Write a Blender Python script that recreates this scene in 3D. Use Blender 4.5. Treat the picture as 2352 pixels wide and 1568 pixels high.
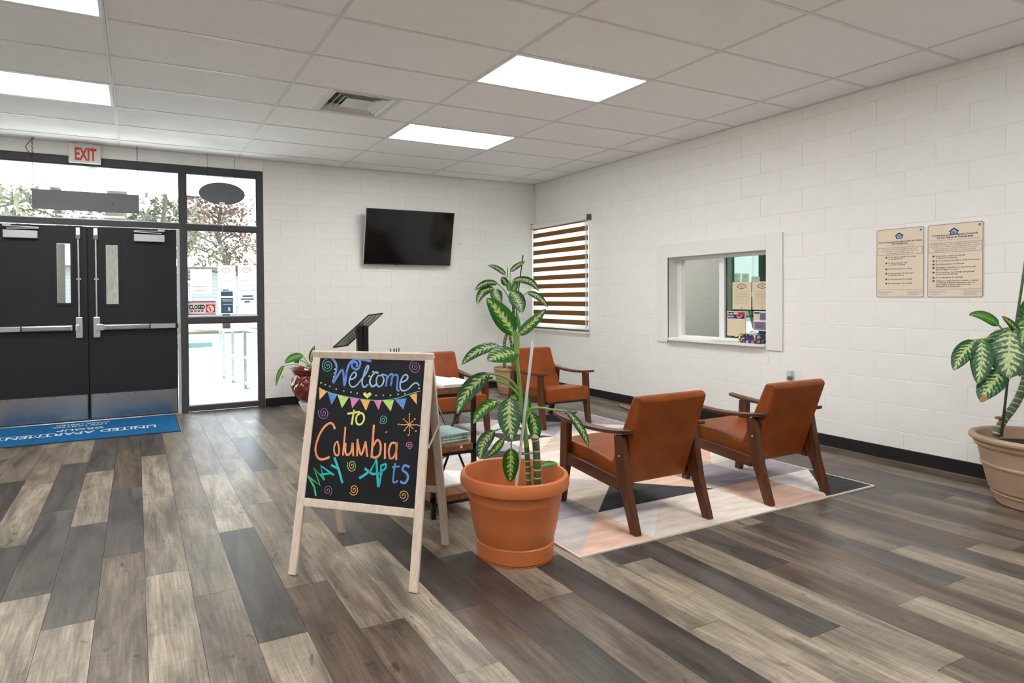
import bpy, bmesh, math, random
from mathutils import Vector, Matrix, Quaternion

for o in list(bpy.data.objects):
    bpy.data.objects.remove(o, do_unlink=True)
SC = bpy.context.scene
COL = SC.collection
random.seed(7)
PI = math.pi

# ------------------------------------------------------------------ camera
FPX, YAW, PITCH, ROLL, SX, SY = 1421.08, 0.462, -0.016, -0.007, -156.05, -78.96
YAW, PITCH, ROLL = 0.46196, -0.01556, -0.0071
CAMZ = 1.278
WALLX, BACKY, CEIL = 5.2228, 7.4923, 2.9075


def cam_axes():
    cy, sy = math.cos(YAW), math.sin(YAW)
    right, fwd, up = Vector((cy, -sy, 0)), Vector((sy, cy, 0)), Vector((0, 0, 1))
    f2 = fwd * math.cos(PITCH) + up * math.sin(PITCH)
    u2 = up * math.cos(PITCH) - fwd * math.sin(PITCH)
    r3 = right * math.cos(ROLL) + u2 * math.sin(ROLL)
    u3 = u2 * math.cos(ROLL) - right * math.sin(ROLL)
    return r3, u3, f2


CR, CU, CF = cam_axes()
CPOS = Vector((0, 0, CAMZ))
cd = bpy.data.cameras.new('camera')
cam = bpy.data.objects.new('camera', cd)
COL.objects.link(cam)
cd.sensor_width = 36.0
cd.lens = FPX / 2352 * 36.0
cd.shift_x = -SX / 2352
cd.shift_y = SY / 2352
cd.clip_start = 0.05
cd.clip_end = 300
cam.matrix_world = Matrix(((CR.x, CU.x, -CF.x, 0), (CR.y, CU.y, -CF.y, 0), (CR.z, CU.z, -CF.z, CAMZ), (0, 0, 0, 1)))
SC.camera = cam

# ------------------------------------------------------------------ sky, exposure
wd = bpy.data.worlds.new('sky')
SC.world = wd
wd.use_nodes = True
nt = wd.node_tree
bg = nt.nodes['Background']
tc = nt.nodes.new('ShaderNodeTexCoord')
sep = nt.nodes.new('ShaderNodeSeparateXYZ')
ramp = nt.nodes.new('ShaderNodeValToRGB')
nt.links.new(tc.outputs['Generated'], sep.inputs[0])
nt.links.new(sep.outputs['Z'], ramp.inputs[0])
nt.links.new(ramp.outputs[0], bg.inputs['Color'])
ramp.color_ramp.elements[0].position = 0.0
ramp.color_ramp.elements[0].color = (0.92, 0.95, 1.0, 1)
ramp.color_ramp.elements[1].position = 0.8
ramp.color_ramp.elements[1].color = (0.62, 0.78, 1.0, 1)
bg.inputs['Strength'].default_value = 2.8
sd = bpy.data.lights.new('sun_offscreen', 'SUN')
sd.energy = 12.0
sd.angle = 0.02
sd.color = (1, 0.96, 0.9)
sun = bpy.data.objects.new('sun_offscreen', sd)
COL.objects.link(sun)
sun.rotation_euler = (math.radians(-28), 0, math.radians(20))   # high sun over the yard, beyond the entrance
sun.location = (0, 20, 15)
LIGHT_E = 7.0            # radiance of the ceiling panels
vs = SC.view_settings
vs.view_transform = 'Standard'
vs.look = 'None'
vs.exposure = 1.4
vs.gamma = 1.0
vs.use_curve_mapping = False


# ------------------------------------------------------------------ pixel helpers (reference frame 2352 x 1568)
def ray(u, v):
    return CR * ((u - 1176 - SX) / FPX) + CU * (-(v - 784 - SY) / FPX) + CF


def px(u, v, D):
    return CPOS + ray(u, v) * D


def on_z(u, v, z):
    d = ray(u, v)
    return CPOS + d * ((z - CAMZ) / d.z)


def on_x(u, v, x):
    d = ray(u, v)
    return CPOS + d * (x / d.x)


def on_y(u, v, y):
    d = ray(u, v)
    return CPOS + d * (y / d.y)


# ------------------------------------------------------------------ materials
def lin(c):
    r = []
    for v in c[:3]:
        v = v / 255.0
        r.append(v / 12.92 if v <= 0.04045 else ((v + 0.055) / 1.055) ** 2.4)
    return (r[0], r[1], r[2], 1.0)


MATS = {}


def nodes_of(name):
    m = bpy.data.materials.new(name)
    m.use_nodes = True
    t = m.node_tree
    return m, t, t.nodes['Principled BSDF']


def add(t, kind, **kw):
    n = t.nodes.new(kind)
    for k, v in kw.items():
        setattr(n, k, v)
    return n


def M(name, col, rough=0.5, metal=0.0, vary=0.06, vscale=8.0, bump=0.0, bscale=120.0, stretch=(1, 1, 1), spec=0.5, coat=0.0, emit=0.0, trans=0.0):
    if name in MATS:
        return MATS[name]
    m, t, p = nodes_of(name)
    L = t.links.new
    c = lin(col)
    tcn = add(t, 'ShaderNodeTexCoord')
    mp = add(t, 'ShaderNodeMapping')
    mp.inputs['Scale'].default_value = stretch
    L(tcn.outputs['Object'], mp.inputs[0])
    n = add(t, 'ShaderNodeTexNoise')
    n.inputs['Scale'].default_value = vscale
    n.inputs['Detail'].default_value = 5
    L(mp.outputs[0], n.inputs['Vector'])
    r = add(t, 'ShaderNodeValToRGB')
    r.color_ramp.elements[0].position = 0.3
    r.color_ramp.elements[1].position = 0.7
    r.color_ramp.elements[0].color = tuple(max(0, x * (1 - vary)) for x in c[:3]) + (1,)
    r.color_ramp.elements[1].color = tuple(min(1, x * (1 + vary)) for x in c[:3]) + (1,)
    L(n.outputs['Fac'], r.inputs[0])
    L(r.outputs[0], p.inputs['Base Color'])
    p.inputs['Roughness'].default_value = rough
    p.inputs['Metallic'].default_value = metal
    p.inputs['Specular IOR Level'].default_value = spec
    p.inputs['Coat Weight'].default_value = coat
    if emit:
        p.inputs['Emission Color'].default_value = c
        p.inputs['Emission Strength'].default_value = emit
    if bump:
        n2 = add(t, 'ShaderNodeTexNoise')
        n2.inputs['Scale'].default_value = bscale
        n2.inputs['Detail'].default_value = 4
        L(mp.outputs[0], n2.inputs['Vector'])
        b = add(t, 'ShaderNodeBump')
        b.inputs['Strength'].default_value = bump
        b.inputs['Distance'].default_value = 0.004
        L(n2.outputs['Fac'], b.inputs['Height'])
        L(b.outputs[0], p.inputs['Normal'])
    MATS[name] = m
    return m


def glass_mat(name, tint, refl=0.07):
    m = bpy.data.materials.new(name)
    m.use_nodes = True
    t = m.node_tree
    t.nodes.clear()
    out = add(t, 'ShaderNodeOutputMaterial')
    tr = add(t, 'ShaderNodeBsdfTransparent')
    tr.inputs[0].default_value = lin(tint)
    gl = add(t, 'ShaderNodeBsdfGlossy')
    gl.inputs['Roughness'].default_value = 0.01
    fr = add(t, 'ShaderNodeLayerWeight')
    fr.inputs[0].default_value = 0.18
    mul = add(t, 'ShaderNodeMath', operation='MULTIPLY_ADD')
    mul.inputs[1].default_value = 0.5
    mul.inputs[2].default_value = refl * 0.6
    t.links.new(fr.outputs['Facing'], mul.inputs[0])
    mx = add(t, 'ShaderNodeMixShader')
    t.links.new(mul.outputs[0], mx.inputs[0])
    t.links.new(tr.outputs[0], mx.inputs[1])
    t.links.new(gl.outputs[0], mx.inputs[2])
    t.links.new(mx.outputs[0], out.inputs[0])
    MATS[name] = m
    return m


def translucent_mat(name, col, amount):
    m, t, p = nodes_of(name)
    p.inputs['Base Color'].default_value = lin(col)
    p.inputs['Roughness'].default_value = 0.8
    tl = add(t, 'ShaderNodeBsdfTranslucent')
    tl.inputs[0].default_value = lin(col)
    mx = add(t, 'ShaderNodeMixShader')
    mx.inputs[0].default_value = amount
    nz = add(t, 'ShaderNodeTexNoise')
    nz.inputs['Scale'].default_value = 40
    t.links.new(p.outputs[0], mx.inputs[1])
    t.links.new(tl.outputs[0], mx.inputs[2])
    t.links.new(mx.outputs[0], t.nodes['Material Output'].inputs[0])
    MATS[name] = m
    return m


def emit_mat(name, col, strength):
    m = bpy.data.materials.new(name)
    m.use_nodes = True
    t = m.node_tree
    t.nodes.clear()
    out = add(t, 'ShaderNodeOutputMaterial')
    e = add(t, 'ShaderNodeEmission')
    e.inputs[0].default_value = lin(col)
    e.inputs[1].default_value = strength
    t.links.new(e.outputs[0], out.inputs[0])
    MATS[name] = m
    return m


def plank_mat(name, use_object):
    """vinyl plank: base tone per plank, long grain, knots"""
    m, t, p = nodes_of(name)
    L = t.links.new
    tcn = add(t, 'ShaderNodeTexCoord')
    oi = add(t, 'ShaderNodeObjectInfo')
    geo = add(t, 'ShaderNodeNewGeometry')
    rnd = oi.outputs['Random'] if use_object else geo.outputs['Random Per Island']
    mul = add(t, 'ShaderNodeMath', operation='MULTIPLY')
    mul.inputs[1].default_value = 97.0
    L(rnd, mul.inputs[0])
    comb = add(t, 'ShaderNodeCombineXYZ')
    L(mul.outputs[0], comb.inputs[0])
    L(mul.outputs[0], comb.inputs[1])
    va = add(t, 'ShaderNodeVectorMath', operation='ADD')
    L(tcn.outputs['Object'], va.inputs[0])
    L(comb.outputs[0], va.inputs[1])

    def noise(scale, stretch, detail=5, dist=0.0):
        mp = add(t, 'ShaderNodeMapping')
        mp.inputs['Scale'].default_value = stretch
        L(va.outputs[0], mp.inputs[0])
        n = add(t, 'ShaderNodeTexNoise')
        n.inputs['Scale'].default_value = scale
        n.inputs['Detail'].default_value = detail
        n.inputs['Roughness'].default_value = 0.62
        n.inputs['Distortion'].default_value = dist
        L(mp.outputs[0], n.inputs['Vector'])
        return n.outputs['Fac']

    big = noise(1.0, (9, 1.6, 1), 4, 0.6)
    grain = noise(1.0, (95, 4.0, 1), 6, 0.4)
    knot = noise(1.0, (16, 6.5, 1), 5, 1.2)
    saw = noise(1.0, (6, 60, 1), 3)

    def ramp2(src, a, b, ca, cb):
        r = add(t, 'ShaderNodeValToRGB')
        r.color_ramp.elements[0].position = a
        r.color_ramp.elements[1].position = b
        r.color_ramp.elements[0].color = (ca, ca, ca, 1)
        r.color_ramp.elements[1].color = (cb, cb, cb, 1)
        L(src, r.inputs[0])
        return r.outputs[0]

    def mixc(kind, fac, a, b):
        x = add(t, 'ShaderNodeMix', data_type='RGBA', blend_type=kind)
        x.inputs[0].default_value = fac if not hasattr(fac, 'links') else 1
        if hasattr(fac, 'links'):
            L(fac, x.inputs[0])
        for s, i in ((a, 6), (b, 7)):
            if hasattr(s, 'links'):
                L(s, x.inputs[i])
            else:
                x.inputs[i].default_value = s
        return x.outputs[2]

    if use_object:
        base = oi.outputs['Color']
    else:
        r = add(t, 'ShaderNodeValToRGB')
        r.color_ramp.elements[0].color = lin((75, 68, 64))
        r.color_ramp.elements[1].color = lin((150, 140, 128))
        L(geo.outputs['Random Per Island'], r.inputs[0])
        base = r.outputs[0]
    c = mixc('MULTIPLY', 1.0, base, ramp2(big, 0.36, 0.64, 0.52, 1.36))
    c = mixc('MULTIPLY', 1.0, c, ramp2(grain, 0.36, 0.64, 0.66, 1.18))
    c = mixc('MULTIPLY', 0.7, c, ramp2(saw, 0.35, 0.65, 0.88, 1.08))
    c = mixc('MULTIPLY', 0.85, c, ramp2(knot, 0.30, 0.40, 0.3, 1.0))
    L(c, p.inputs['Base Color'])
    rr = add(t, 'ShaderNodeMapRange')
    rr.inputs[3].default_value = 0.27
    rr.inputs[4].default_value = 0.47
    L(grain, rr.inputs[0])
    L(rr.outputs[0], p.inputs['Roughness'])
    p.inputs['Specular IOR Level'].default_value = 0.5
    b = add(t, 'ShaderNodeBump')
    b.inputs['Strength'].default_value = 0.25
    b.inputs['Distance'].default_value = 0.0015
    L(grain, b.inputs['Height'])
    L(b.outputs[0], p.inputs['Normal'])
    MATS[name] = m
    return m


def wood_mat(name, dark, light, rough=0.4, scale=1.0, axis='y'):
    if name in MATS:
        return MATS[name]
    m, t, p = nodes_of(name)
    L = t.links.new
    tcn = add(t, 'ShaderNodeTexCoord')
    mp = add(t, 'ShaderNodeMapping')
    s = {'x': (3, 40, 40), 'y': (40, 3, 40), 'z': (40, 40, 3)}[axis]
    mp.inputs['Scale'].default_value = tuple(k * scale for k in s)
    L(tcn.outputs['Object'], mp.inputs[0])
    n = add(t, 'ShaderNodeTexNoise')
    n.inputs['Scale'].default_value = 1.0
    n.inputs['Detail'].default_value = 6
    n.inputs['Distortion'].default_value = 0.8
    L(mp.outputs[0], n.inputs['Vector'])
    r = add(t, 'ShaderNodeValToRGB')
    r.color_ramp.elements[0].position = 0.3
    r.color_ramp.elements[1].position = 0.72
    r.color_ramp.elements[0].color = lin(dark)
    r.color_ramp.elements[1].color = lin(light)
    L(n.outputs['Fac'], r.inputs[0])
    L(r.outputs[0], p.inputs['Base Color'])
    p.inputs['Roughness'].default_value = rough
    b = add(t, 'ShaderNodeBump')
    b.inputs['Strength'].default_value = 0.08
    b.inputs['Distance'].default_value = 0.002
    L(n.outputs['Fac'], b.inputs['Height'])
    L(b.outputs[0], p.inputs['Normal'])
    MATS[name] = m
    return m


def leaf_mat(name, edge, mid, cream, veins=10.0, spread=1.15, amount=1.0, rough=0.32):
    """variegated leaf drawn in the leaf's own UV: u across (0..1), v along"""
    m, t, p = nodes_of(name)
    L = t.links.new
    uv = add(t, 'ShaderNodeUVMap')
    uv.uv_map = 'UVMap'
    sp = add(t, 'ShaderNodeSeparateXYZ')
    L(uv.outputs[0], sp.inputs[0])

    def math_(op, a, b=None, clamp=False):
        n = add(t, 'ShaderNodeMath', operation=op)
        n.use_clamp = clamp
        for s, i in ((a, 0), (b, 1)):
            if s is None:
                continue
            if hasattr(s, 'links'):
                L(s, n.inputs[i])
            else:
                n.inputs[i].default_value = s
        return n.outputs[0]

    s = math_('ABSOLUTE', math_('SUBTRACT', math_('MULTIPLY', sp.outputs['X'], 2.0), 1.0))
    oi = add(t, 'ShaderNodeObjectInfo')
    nz = add(t, 'ShaderNodeTexNoise')
    nz.inputs['Scale'].default_value = 9.0
    nz.inputs['Detail'].default_value = 4
    va = add(t, 'ShaderNodeVectorMath', operation='ADD')
    L(uv.outputs[0], va.inputs[0])
    L(oi.outputs['Random'], va.inputs[1])
    L(va.outputs[0], nz.inputs['Vector'])
    q = math_('SUBTRACT', math_('MULTIPLY', sp.outputs['Y'], veins), math_('MULTIPLY', s, veins * 0.22))
    q = math_('ADD', q, math_('MULTIPLY', nz.outputs['Fac'], 1.1))
    stripe = math_('SINE', math_('MULTIPLY', q, 2 * PI))
    core = math_('SUBTRACT', 1.0, math_('MULTIPLY', s, spread))
    val = math_('ADD', math_('MULTIPLY', core, 1.35), math_('MULTIPLY', stripe, 0.55))
    val = math_('ADD', val, math_('MULTIPLY', math_('SUBTRACT', nz.outputs['Fac'], 0.5), 3.0))
    # keep stripes out of the last bit of the leaf margin
    mask = add(t, 'ShaderNodeMapRange')
    mask.inputs[1].default_value = 0.62
    mask.inputs[2].default_value = 1.05
    L(val, mask.inputs[0])
    fade = add(t, 'ShaderNodeMapRange')
    fade.inputs[1].default_value = 0.93
    fade.inputs[2].default_value = 0.6
    L(s, fade.inputs[0])
    mk = math_('MULTIPLY', math_('MULTIPLY', mask.outputs[0], fade.outputs[0]), amount, True)
    rib = math_('LESS_THAN', s, 0.045)
    mk = math_('MAXIMUM', mk, math_('MULTIPLY', rib, 0.75))
    g = add(t, 'ShaderNodeMix', data_type='RGBA')
    g.inputs[6].default_value = lin(mid)
    g.inputs[7].default_value = lin(edge)
    L(s, g.inputs[0])
    x = add(t, 'ShaderNodeMix', data_type='RGBA')
    L(mk, x.inputs[0])
    L(g.outputs[2], x.inputs[6])
    x.inputs[7].default_value = lin(cream)
    L(x.outputs[2], p.inputs['Base Color'])
    p.inputs['Roughness'].default_value = rough
    tl = add(t, 'ShaderNodeBsdfTranslucent')
    L(x.outputs[2], tl.inputs[0])
    mx = add(t, 'ShaderNodeMixShader')
    mx.inputs[0].default_value = 0.22
    L(p.outputs[0], mx.inputs[1])
    L(tl.outputs[0], mx.inputs[2])
    L(mx.outputs[0], t.nodes['Material Output'].inputs[0])
    b = add(t, 'ShaderNodeBump')
    b.inputs['Strength'].default_value = 0.3
    b.inputs['Distance'].default_value = 0.003
    L(stripe, b.inputs['Height'])
    L(b.outputs[0], p.inputs['Normal'])
    MATS[name] = m
    return m


paint = M('wall_paint', (238, 237, 234), 0.55, bump=0.12, bscale=60, vary=0.015)
plain = M('plain_wall_paint', (240, 239, 236), 0.6, vary=0.02)
mortar = M('mortar_paint', (234, 233, 229), 0.6, vary=0.02)
tile_m = M('ceiling_tile_white', (245, 245, 246), 0.85, bump=0.15, bscale=300, vary=0.015)
bar_m = M('ceiling_grid_white', (225, 225, 225), 0.45, vary=0.01)
black_rubber = M('baseboard_black', (17, 17, 19), 0.45)
frame_m = M('storefront_grey', (60, 61, 65), 0.5, vary=0.03)
door_m = M('door_charcoal', (34, 34, 39), 0.45, vary=0.08, vscale=3, spec=0.3)
alu = M('aluminium', (205, 205, 207), 0.3, 0.9, vary=0.03)
steel = M('brushed_steel', (176, 178, 182), 0.24, 1.0, vary=0.06, stretch=(1, 1, 6))
silver_paint = M('silver_paint', (200, 203, 210), 0.4, 0.2, vary=0.02)
white_plastic = M('white_plastic', (238, 238, 236), 0.35, vary=0.01)
offwhite = M('trim_white', (233, 232, 228), 0.4, vary=0.01)
black_plastic = M('black_plastic', (14, 14, 16), 0.35)
black_metal = M('black_metal', (22, 22, 24), 0.4, 0.3)
screen_m = M('screen_black', (10, 10, 11), 0.09, vary=0.0)
paper_m = M('paper_white', (240, 240, 240), 0.8, vary=0.01)
cream_paper = M('cream_paper', (222, 208, 178), 0.8, vary=0.02)
glass_clear = glass_mat('clear_glass', (246, 250, 249), 0.05)
glass_green = glass_mat('green_glass', (150, 196, 172), 0.22)
leather = M('tan_leather', (134, 64, 16), 0.4, vary=0.2, vscale=9, bump=0.15, bscale=160, spec=0.35)
chair_wood = wood_mat('walnut_wood', (58, 27, 10), (104, 54, 22), 0.35, axis='z')
chair_wood_h = wood_mat('walnut_wood_across', (58, 27, 10), (104, 54, 22), 0.3, axis='y')
easel_wood = wood_mat('pale_pine', (206, 188, 170), (228, 212, 198), 0.5, axis='z')
shelf_wood = wood_mat('rustic_wood', (92, 56, 32), (150, 98, 58), 0.5, axis='y')
terracotta = M('terracotta_plastic', (204, 116, 66), 0.42, vary=0.05, vscale=5)
beige_pot = M('beige_pot_plastic', (176, 148, 124), 0.5, vary=0.05, vscale=6)
soil_m = M('potting_soil', (48, 36, 28), 0.95, vary=0.5, vscale=60, bump=1.0, bscale=90)
red_glaze = M('red_glaze', (108, 34, 24), 0.12, vary=0.25, vscale=9, coat=0.6)
stem_green = M('stem_green', (118, 158, 78), 0.4, vary=0.12, vscale=20)
navy = M('navy_print', (24, 42, 88), 0.5, vary=0.02)
black_print = M('black_print', (22, 22, 24), 0.6, vary=0.02)
grey_print = M('grey_print', (112, 118, 138), 0.6, vary=0.02)


# ------------------------------------------------------------------ mesh building
class MB:
    def __init__(s):
        s.v, s.f, s.uv, s.mi = [], [], {}, []

    def quad(s, *p, mi=0):
        b = len(s.v)
        s.v += [tuple(q) for q in p]
        s.f.append(tuple(range(b, b + len(p))))
        s.mi.append(mi)
        return s

    def box(s, lo, hi, mi=0, mat=None):
        x0, y0, z0 = lo
        x1, y1, z1 = hi
        c = [(x0, y0, z0), (x1, y0, z0), (x1, y1, z0), (x0, y1, z0), (x0, y0, z1), (x1, y0, z1), (x1, y1, z1), (x0, y1, z1)]
        if mat is not None:
            c = [tuple(mat @ Vector(q)) for q in c]
        b = len(s.v)
        s.v += c
        for f in ((0, 3, 2, 1), (4, 5, 6, 7), (0, 1, 5, 4), (1, 2, 6, 5), (2, 3, 7, 6), (3, 0, 4, 7)):
            s.f.append(tuple(b + i for i in f))
            s.mi.append(mi)
        return s

    def bar(s, a, b, w, h, up=(0, 0, 1), mi=0):
        """rectangular bar from a to b, w across, h along up"""
        a, b, up = Vector(a), Vector(b), Vector(up)
        d = (b - a).normalized()
        side = d.cross(up)
        if side.length < 1e-5:
            side = d.cross(Vector((1, 0, 0)))
        side.normalize()
        u2 = side.cross(d)
        k = len(s.v)
        for e in (a, b):
            for i, j in ((-1, -1), (1, -1), (1, 1), (-1, 1)):
                s.v.append(tuple(e + side * (w / 2 * i) + u2 * (h / 2 * j)))
        for f in ((0, 1, 2, 3), (7, 6, 5, 4), (0, 4, 5, 1), (1, 5, 6, 2), (2, 6, 7, 3), (3, 7, 4, 0)):
            s.f.append(tuple(k + i for i in f))
            s.mi.append(mi)
        return s

    def prism(s, poly, axis, lo, hi, mi=0):
        """poly: 2d points in the two other axes (cyclic order), extruded along axis 'x','y' or 'z'"""
        k = len(s.v)
        n = len(poly)
        for e in (lo, hi):
            for a, b in poly:
                s.v.append({'x': (e, a, b), 'y': (a, e, b), 'z': (a, b, e)}[axis])
        s.f.append(tuple(range(k + n - 1, k - 1, -1)))
        s.f.append(tuple(range(k + n, k + 2 * n)))
        s.mi += [mi, mi]
        for i in range(n):
            j = (i + 1) % n
            s.f.append((k + i, k + j, k + n + j, k + n + i))
            s.mi.append(mi)
        return s

    def tube(s, pts, rad, n=10, caps=True, mi=0):
        pts = [Vector(p) for p in pts]
        if not isinstance(rad, (list, tuple)):
            rad = [rad] * len(pts)
        k = len(s.v)
        ref = Vector((0.123, 0.237, 0.964))
        prev = None
        for i, p in enumerate(pts):
            d = (pts[min(i + 1, len(pts) - 1)] - pts[max(i - 1, 0)])
            d = d.normalized() if d.length > 1e-9 else Vector((0, 0, 1))
            if prev is None:
                if abs(d.dot(ref)) > 0.95:
                    ref = Vector((1, 0, 0))
                x = d.cross(ref).normalized()
            else:
                x = (prev - d * prev.dot(d)).normalized()
            prev = x
            y = d.cross(x)
            for j in range(n):
                a = 2 * PI * j / n
                s.v.append(tuple(p + (x * math.cos(a) + y * math.sin(a)) * rad[i]))
        for i in range(len(pts) - 1):
            for j in range(n):
                s.f.append((k + i * n + j, k + i * n + (j + 1) % n, k + (i + 1) * n + (j + 1) % n, k + (i + 1) * n + j))
                s.mi.append(mi)
        if caps:
            s.f.append(tuple(range(k + n - 1, k - 1, -1)))
            e = k + (len(pts) - 1) * n
            s.f.append(tuple(range(e, e + n)))
            s.mi += [mi, mi]
        return s

    def lathe(s, prof, n=48, c=(0, 0), mi=0, fn=None):
        k = len(s.v)
        for i, (r, z) in enumerate(prof):
            for j in range(n):
                a = 2 * PI * j / n
                rr = r if fn is None else fn(r, z, a)
                s.v.append((c[0] + rr * math.cos(a), c[1] + rr * math.sin(a), z))
        for i in range(len(prof) - 1):
            for j in range(n):
                s.f.append((k + i * n + j, k + i * n + (j + 1) % n, k + (i + 1) * n + (j + 1) % n, k + (i + 1) * n + j))
                s.mi.append(mi)
        s.f.append(tuple(range(k + n - 1, k - 1, -1)))
        e = k + (len(prof) - 1) * n
        s.f.append(tuple(range(e, e + n)))
        s.mi += [mi, mi]
        return s

    def ribbon(s, pts, w, nrm, mi=0):
        """flat stroke of width w along pts, lying across nrm"""
        pts = [Vector(p) for p in pts]
        nrm = Vector(nrm)
        k = len(s.v)
        N = len(pts)
        for i, p in enumerate(pts):
            d = pts[min(i + 1, N - 1)] - pts[max(i - 1, 0)]
            if d.length < 1e-9:
                d = Vector((1, 0, 0))
            d.normalize()
            sd_ = nrm.cross(d).normalized()
            ww = w[i] if isinstance(w, (list, tuple)) else w
            s.v += [tuple(p + sd_ * ww / 2), tuple(p - sd_ * ww / 2)]
        for i in range(N - 1):
            a = k + 2 * i
            s.f.append((a, a + 1, a + 3, a + 2))
            s.mi.append(mi)
        return s

    def leaf(s, base, tip, width, face, bend=(0, 0, 0), fold=0.22, n=14, m=8, wav=0.04, seed=0):
        rg = random.Random(seed)
        base, tip, face = Vector(base), Vector(tip), Vector(face)
        ctrl = (base + tip) / 2 + Vector(bend)
        k = len(s.v)
        ph = rg.random() * 6
        for i in range(n + 1):
            t = i / n
            p = base * (1 - t) ** 2 + ctrl * (2 * t * (1 - t)) + tip * t * t
            d = ((ctrl - base) * (1 - t) + (tip - ctrl) * t).normalized()
            sd_ = d.cross(face)
            if sd_.length < 1e-4:
                sd_ = d.cross(Vector((0, 0, 1)))
            sd_.normalize()
            nr = sd_.cross(d).normalized()
            w = width * 0.5 * ((t + 0.004) ** 0.55 * (1 - t + 1e-4) ** 0.78) / 0.405
            for j in range(m + 1):
                q = -1 + 2 * j / m
                off = fold * w * abs(q) - 0.25 * w * q * q + wav * w * math.sin(9 * t + ph + 2 * q) * abs(q)
                s.v.append(tuple(p + sd_ * (w * q) + nr * off))
                s.uv[len(s.v) - 1] = (j / m, t)
        for i in range(n):
            for j in range(m):
                a = k + i * (m + 1) + j
                s.f.append((a, a + 1, a + m + 2, a + m + 1))
                s.mi.append(0)
        return s

    def build(s, name, mats, parent=None, smooth=False, bevel=0.0, seg=2, origin=None, auto=None):
        me = bpy.data.meshes.new(name)
        vv = s.v
        if origin is not None:
            ox, oy, oz = origin
            vv = [(a - ox, b - oy, c - oz) for a, b, c in vv]
        me.from_pydata(vv, [], s.f)
        if not isinstance(mats, (list, tuple)):
            mats = [mats]
        for m in mats:
            me.materials.append(m)
        if len(mats) > 1:
            me.polygons.foreach_set('material_index', s.mi)
        if s.uv:
            ul = me.uv_layers.new(name='UVMap')
            for lp in me.loops:
                ul.data[lp.index].uv = s.uv.get(lp.vertex_index, (0, 0))
        if smooth:
            me.polygons.foreach_set('use_smooth', [True] * len(me.polygons))
        me.update()
        if smooth and auto:
            me.set_sharp_from_angle(angle=math.radians(auto))
        o = bpy.data.objects.new(name, me)
        COL.objects.link(o)
        if parent is not None:
            o.parent = parent
        elif origin is not None:
            o.location = origin
        if bevel:
            b = o.modifiers.new('bevel', 'BEVEL')
            b.width = bevel
            b.segments = seg
            b.limit_method = 'ANGLE'
            b.angle_limit = math.radians(40)
            b.harden_normals = False
        return o


def tag(o, label, cat=None, group=None, kind=None):
    o['label'] = label
    if cat:
        o['category'] = cat
    if group:
        o['group'] = group
    if kind:
        o['kind'] = kind
    return o


def thing(name, label, cat, loc=(0, 0, 0), rz=0.0, group=None, kind=None):
    o = bpy.data.objects.new(name, None)
    o.empty_display_size = 0.1
    COL.objects.link(o)
    o.location = loc
    o.rotation_euler = (0, 0, rz)
    return tag(o, label, cat, group, kind)


def copy_tree(o, parent=None):
    c = o.copy()
    COL.objects.link(c)
    c.parent = parent
    for ch in list(o.children):
        copy_tree(ch, c)
    return c


def text_mesh(body, size, width=None, height=None, bold=0.0, align='LEFT', spacing=1.0, res=2):
    cu = bpy.data.curves.new('t', 'FONT')
    cu.body = body
    cu.size = size
    cu.align_x = align
    cu.space_line = spacing
    cu.resolution_u = res
    cu.offset = bold
    o = bpy.data.objects.new('t', cu)
    me = bpy.data.meshes.new_from_object(o)
    bpy.data.objects.remove(o)
    bpy.data.curves.remove(cu)
    xs = [v.co.x for v in me.vertices]
    ys = [v.co.y for v in me.vertices]
    if xs and width:
        k = width / (max(xs) - min(xs))
        for v in me.vertices:
            v.co.x *= k
    if ys and height:
        k = height / (max(ys) - min(ys))
        for v in me.vertices:
            v.co.y *= k
    return me


def text(name, body, mat, parent, M4, size=0.1, **kw):
    me = text_mesh(body, size, **kw)
    me.name = name
    me.transform(M4)
    me.materials.append(mat)
    o = bpy.data.objects.new(name, me)
    COL.objects.link(o)
    o.parent = parent
    return o


def frame4(o, x, y):
    """matrix whose local x,y axes are the given vectors at origin o"""
    x, y = Vector(x), Vector(y)
    z = x.cross(y)
    return Matrix(((x.x, y.x, z.x, o[0]), (x.y, y.y, z.y, o[1]), (x.z, y.z, z.z, o[2]), (0, 0, 0, 1)))


def spline(pts, k=6):
    """Catmull-Rom through 2d/3d points"""
    P = [Vector(p) for p in pts]
    if len(P) < 3:
        return P
    out = []
    for i in range(len(P) - 1):
        a, b, c, d = P[max(i - 1, 0)], P[i], P[i + 1], P[min(i + 2, len(P) - 1)]
        for j in range(k):
            t = j / k
            out.append(0.5 * ((2 * b) + (c - a) * t + (2 * a - 5 * b + 4 * c - d) * t * t + (3 * b - a - 3 * c + d) * t ** 3))
    out.append(P[-1])
    return out


# ================================================================== STRUCTURE
RX0, RY0 = -4.6, -3.6          # far corner of the room behind the camera

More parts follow.
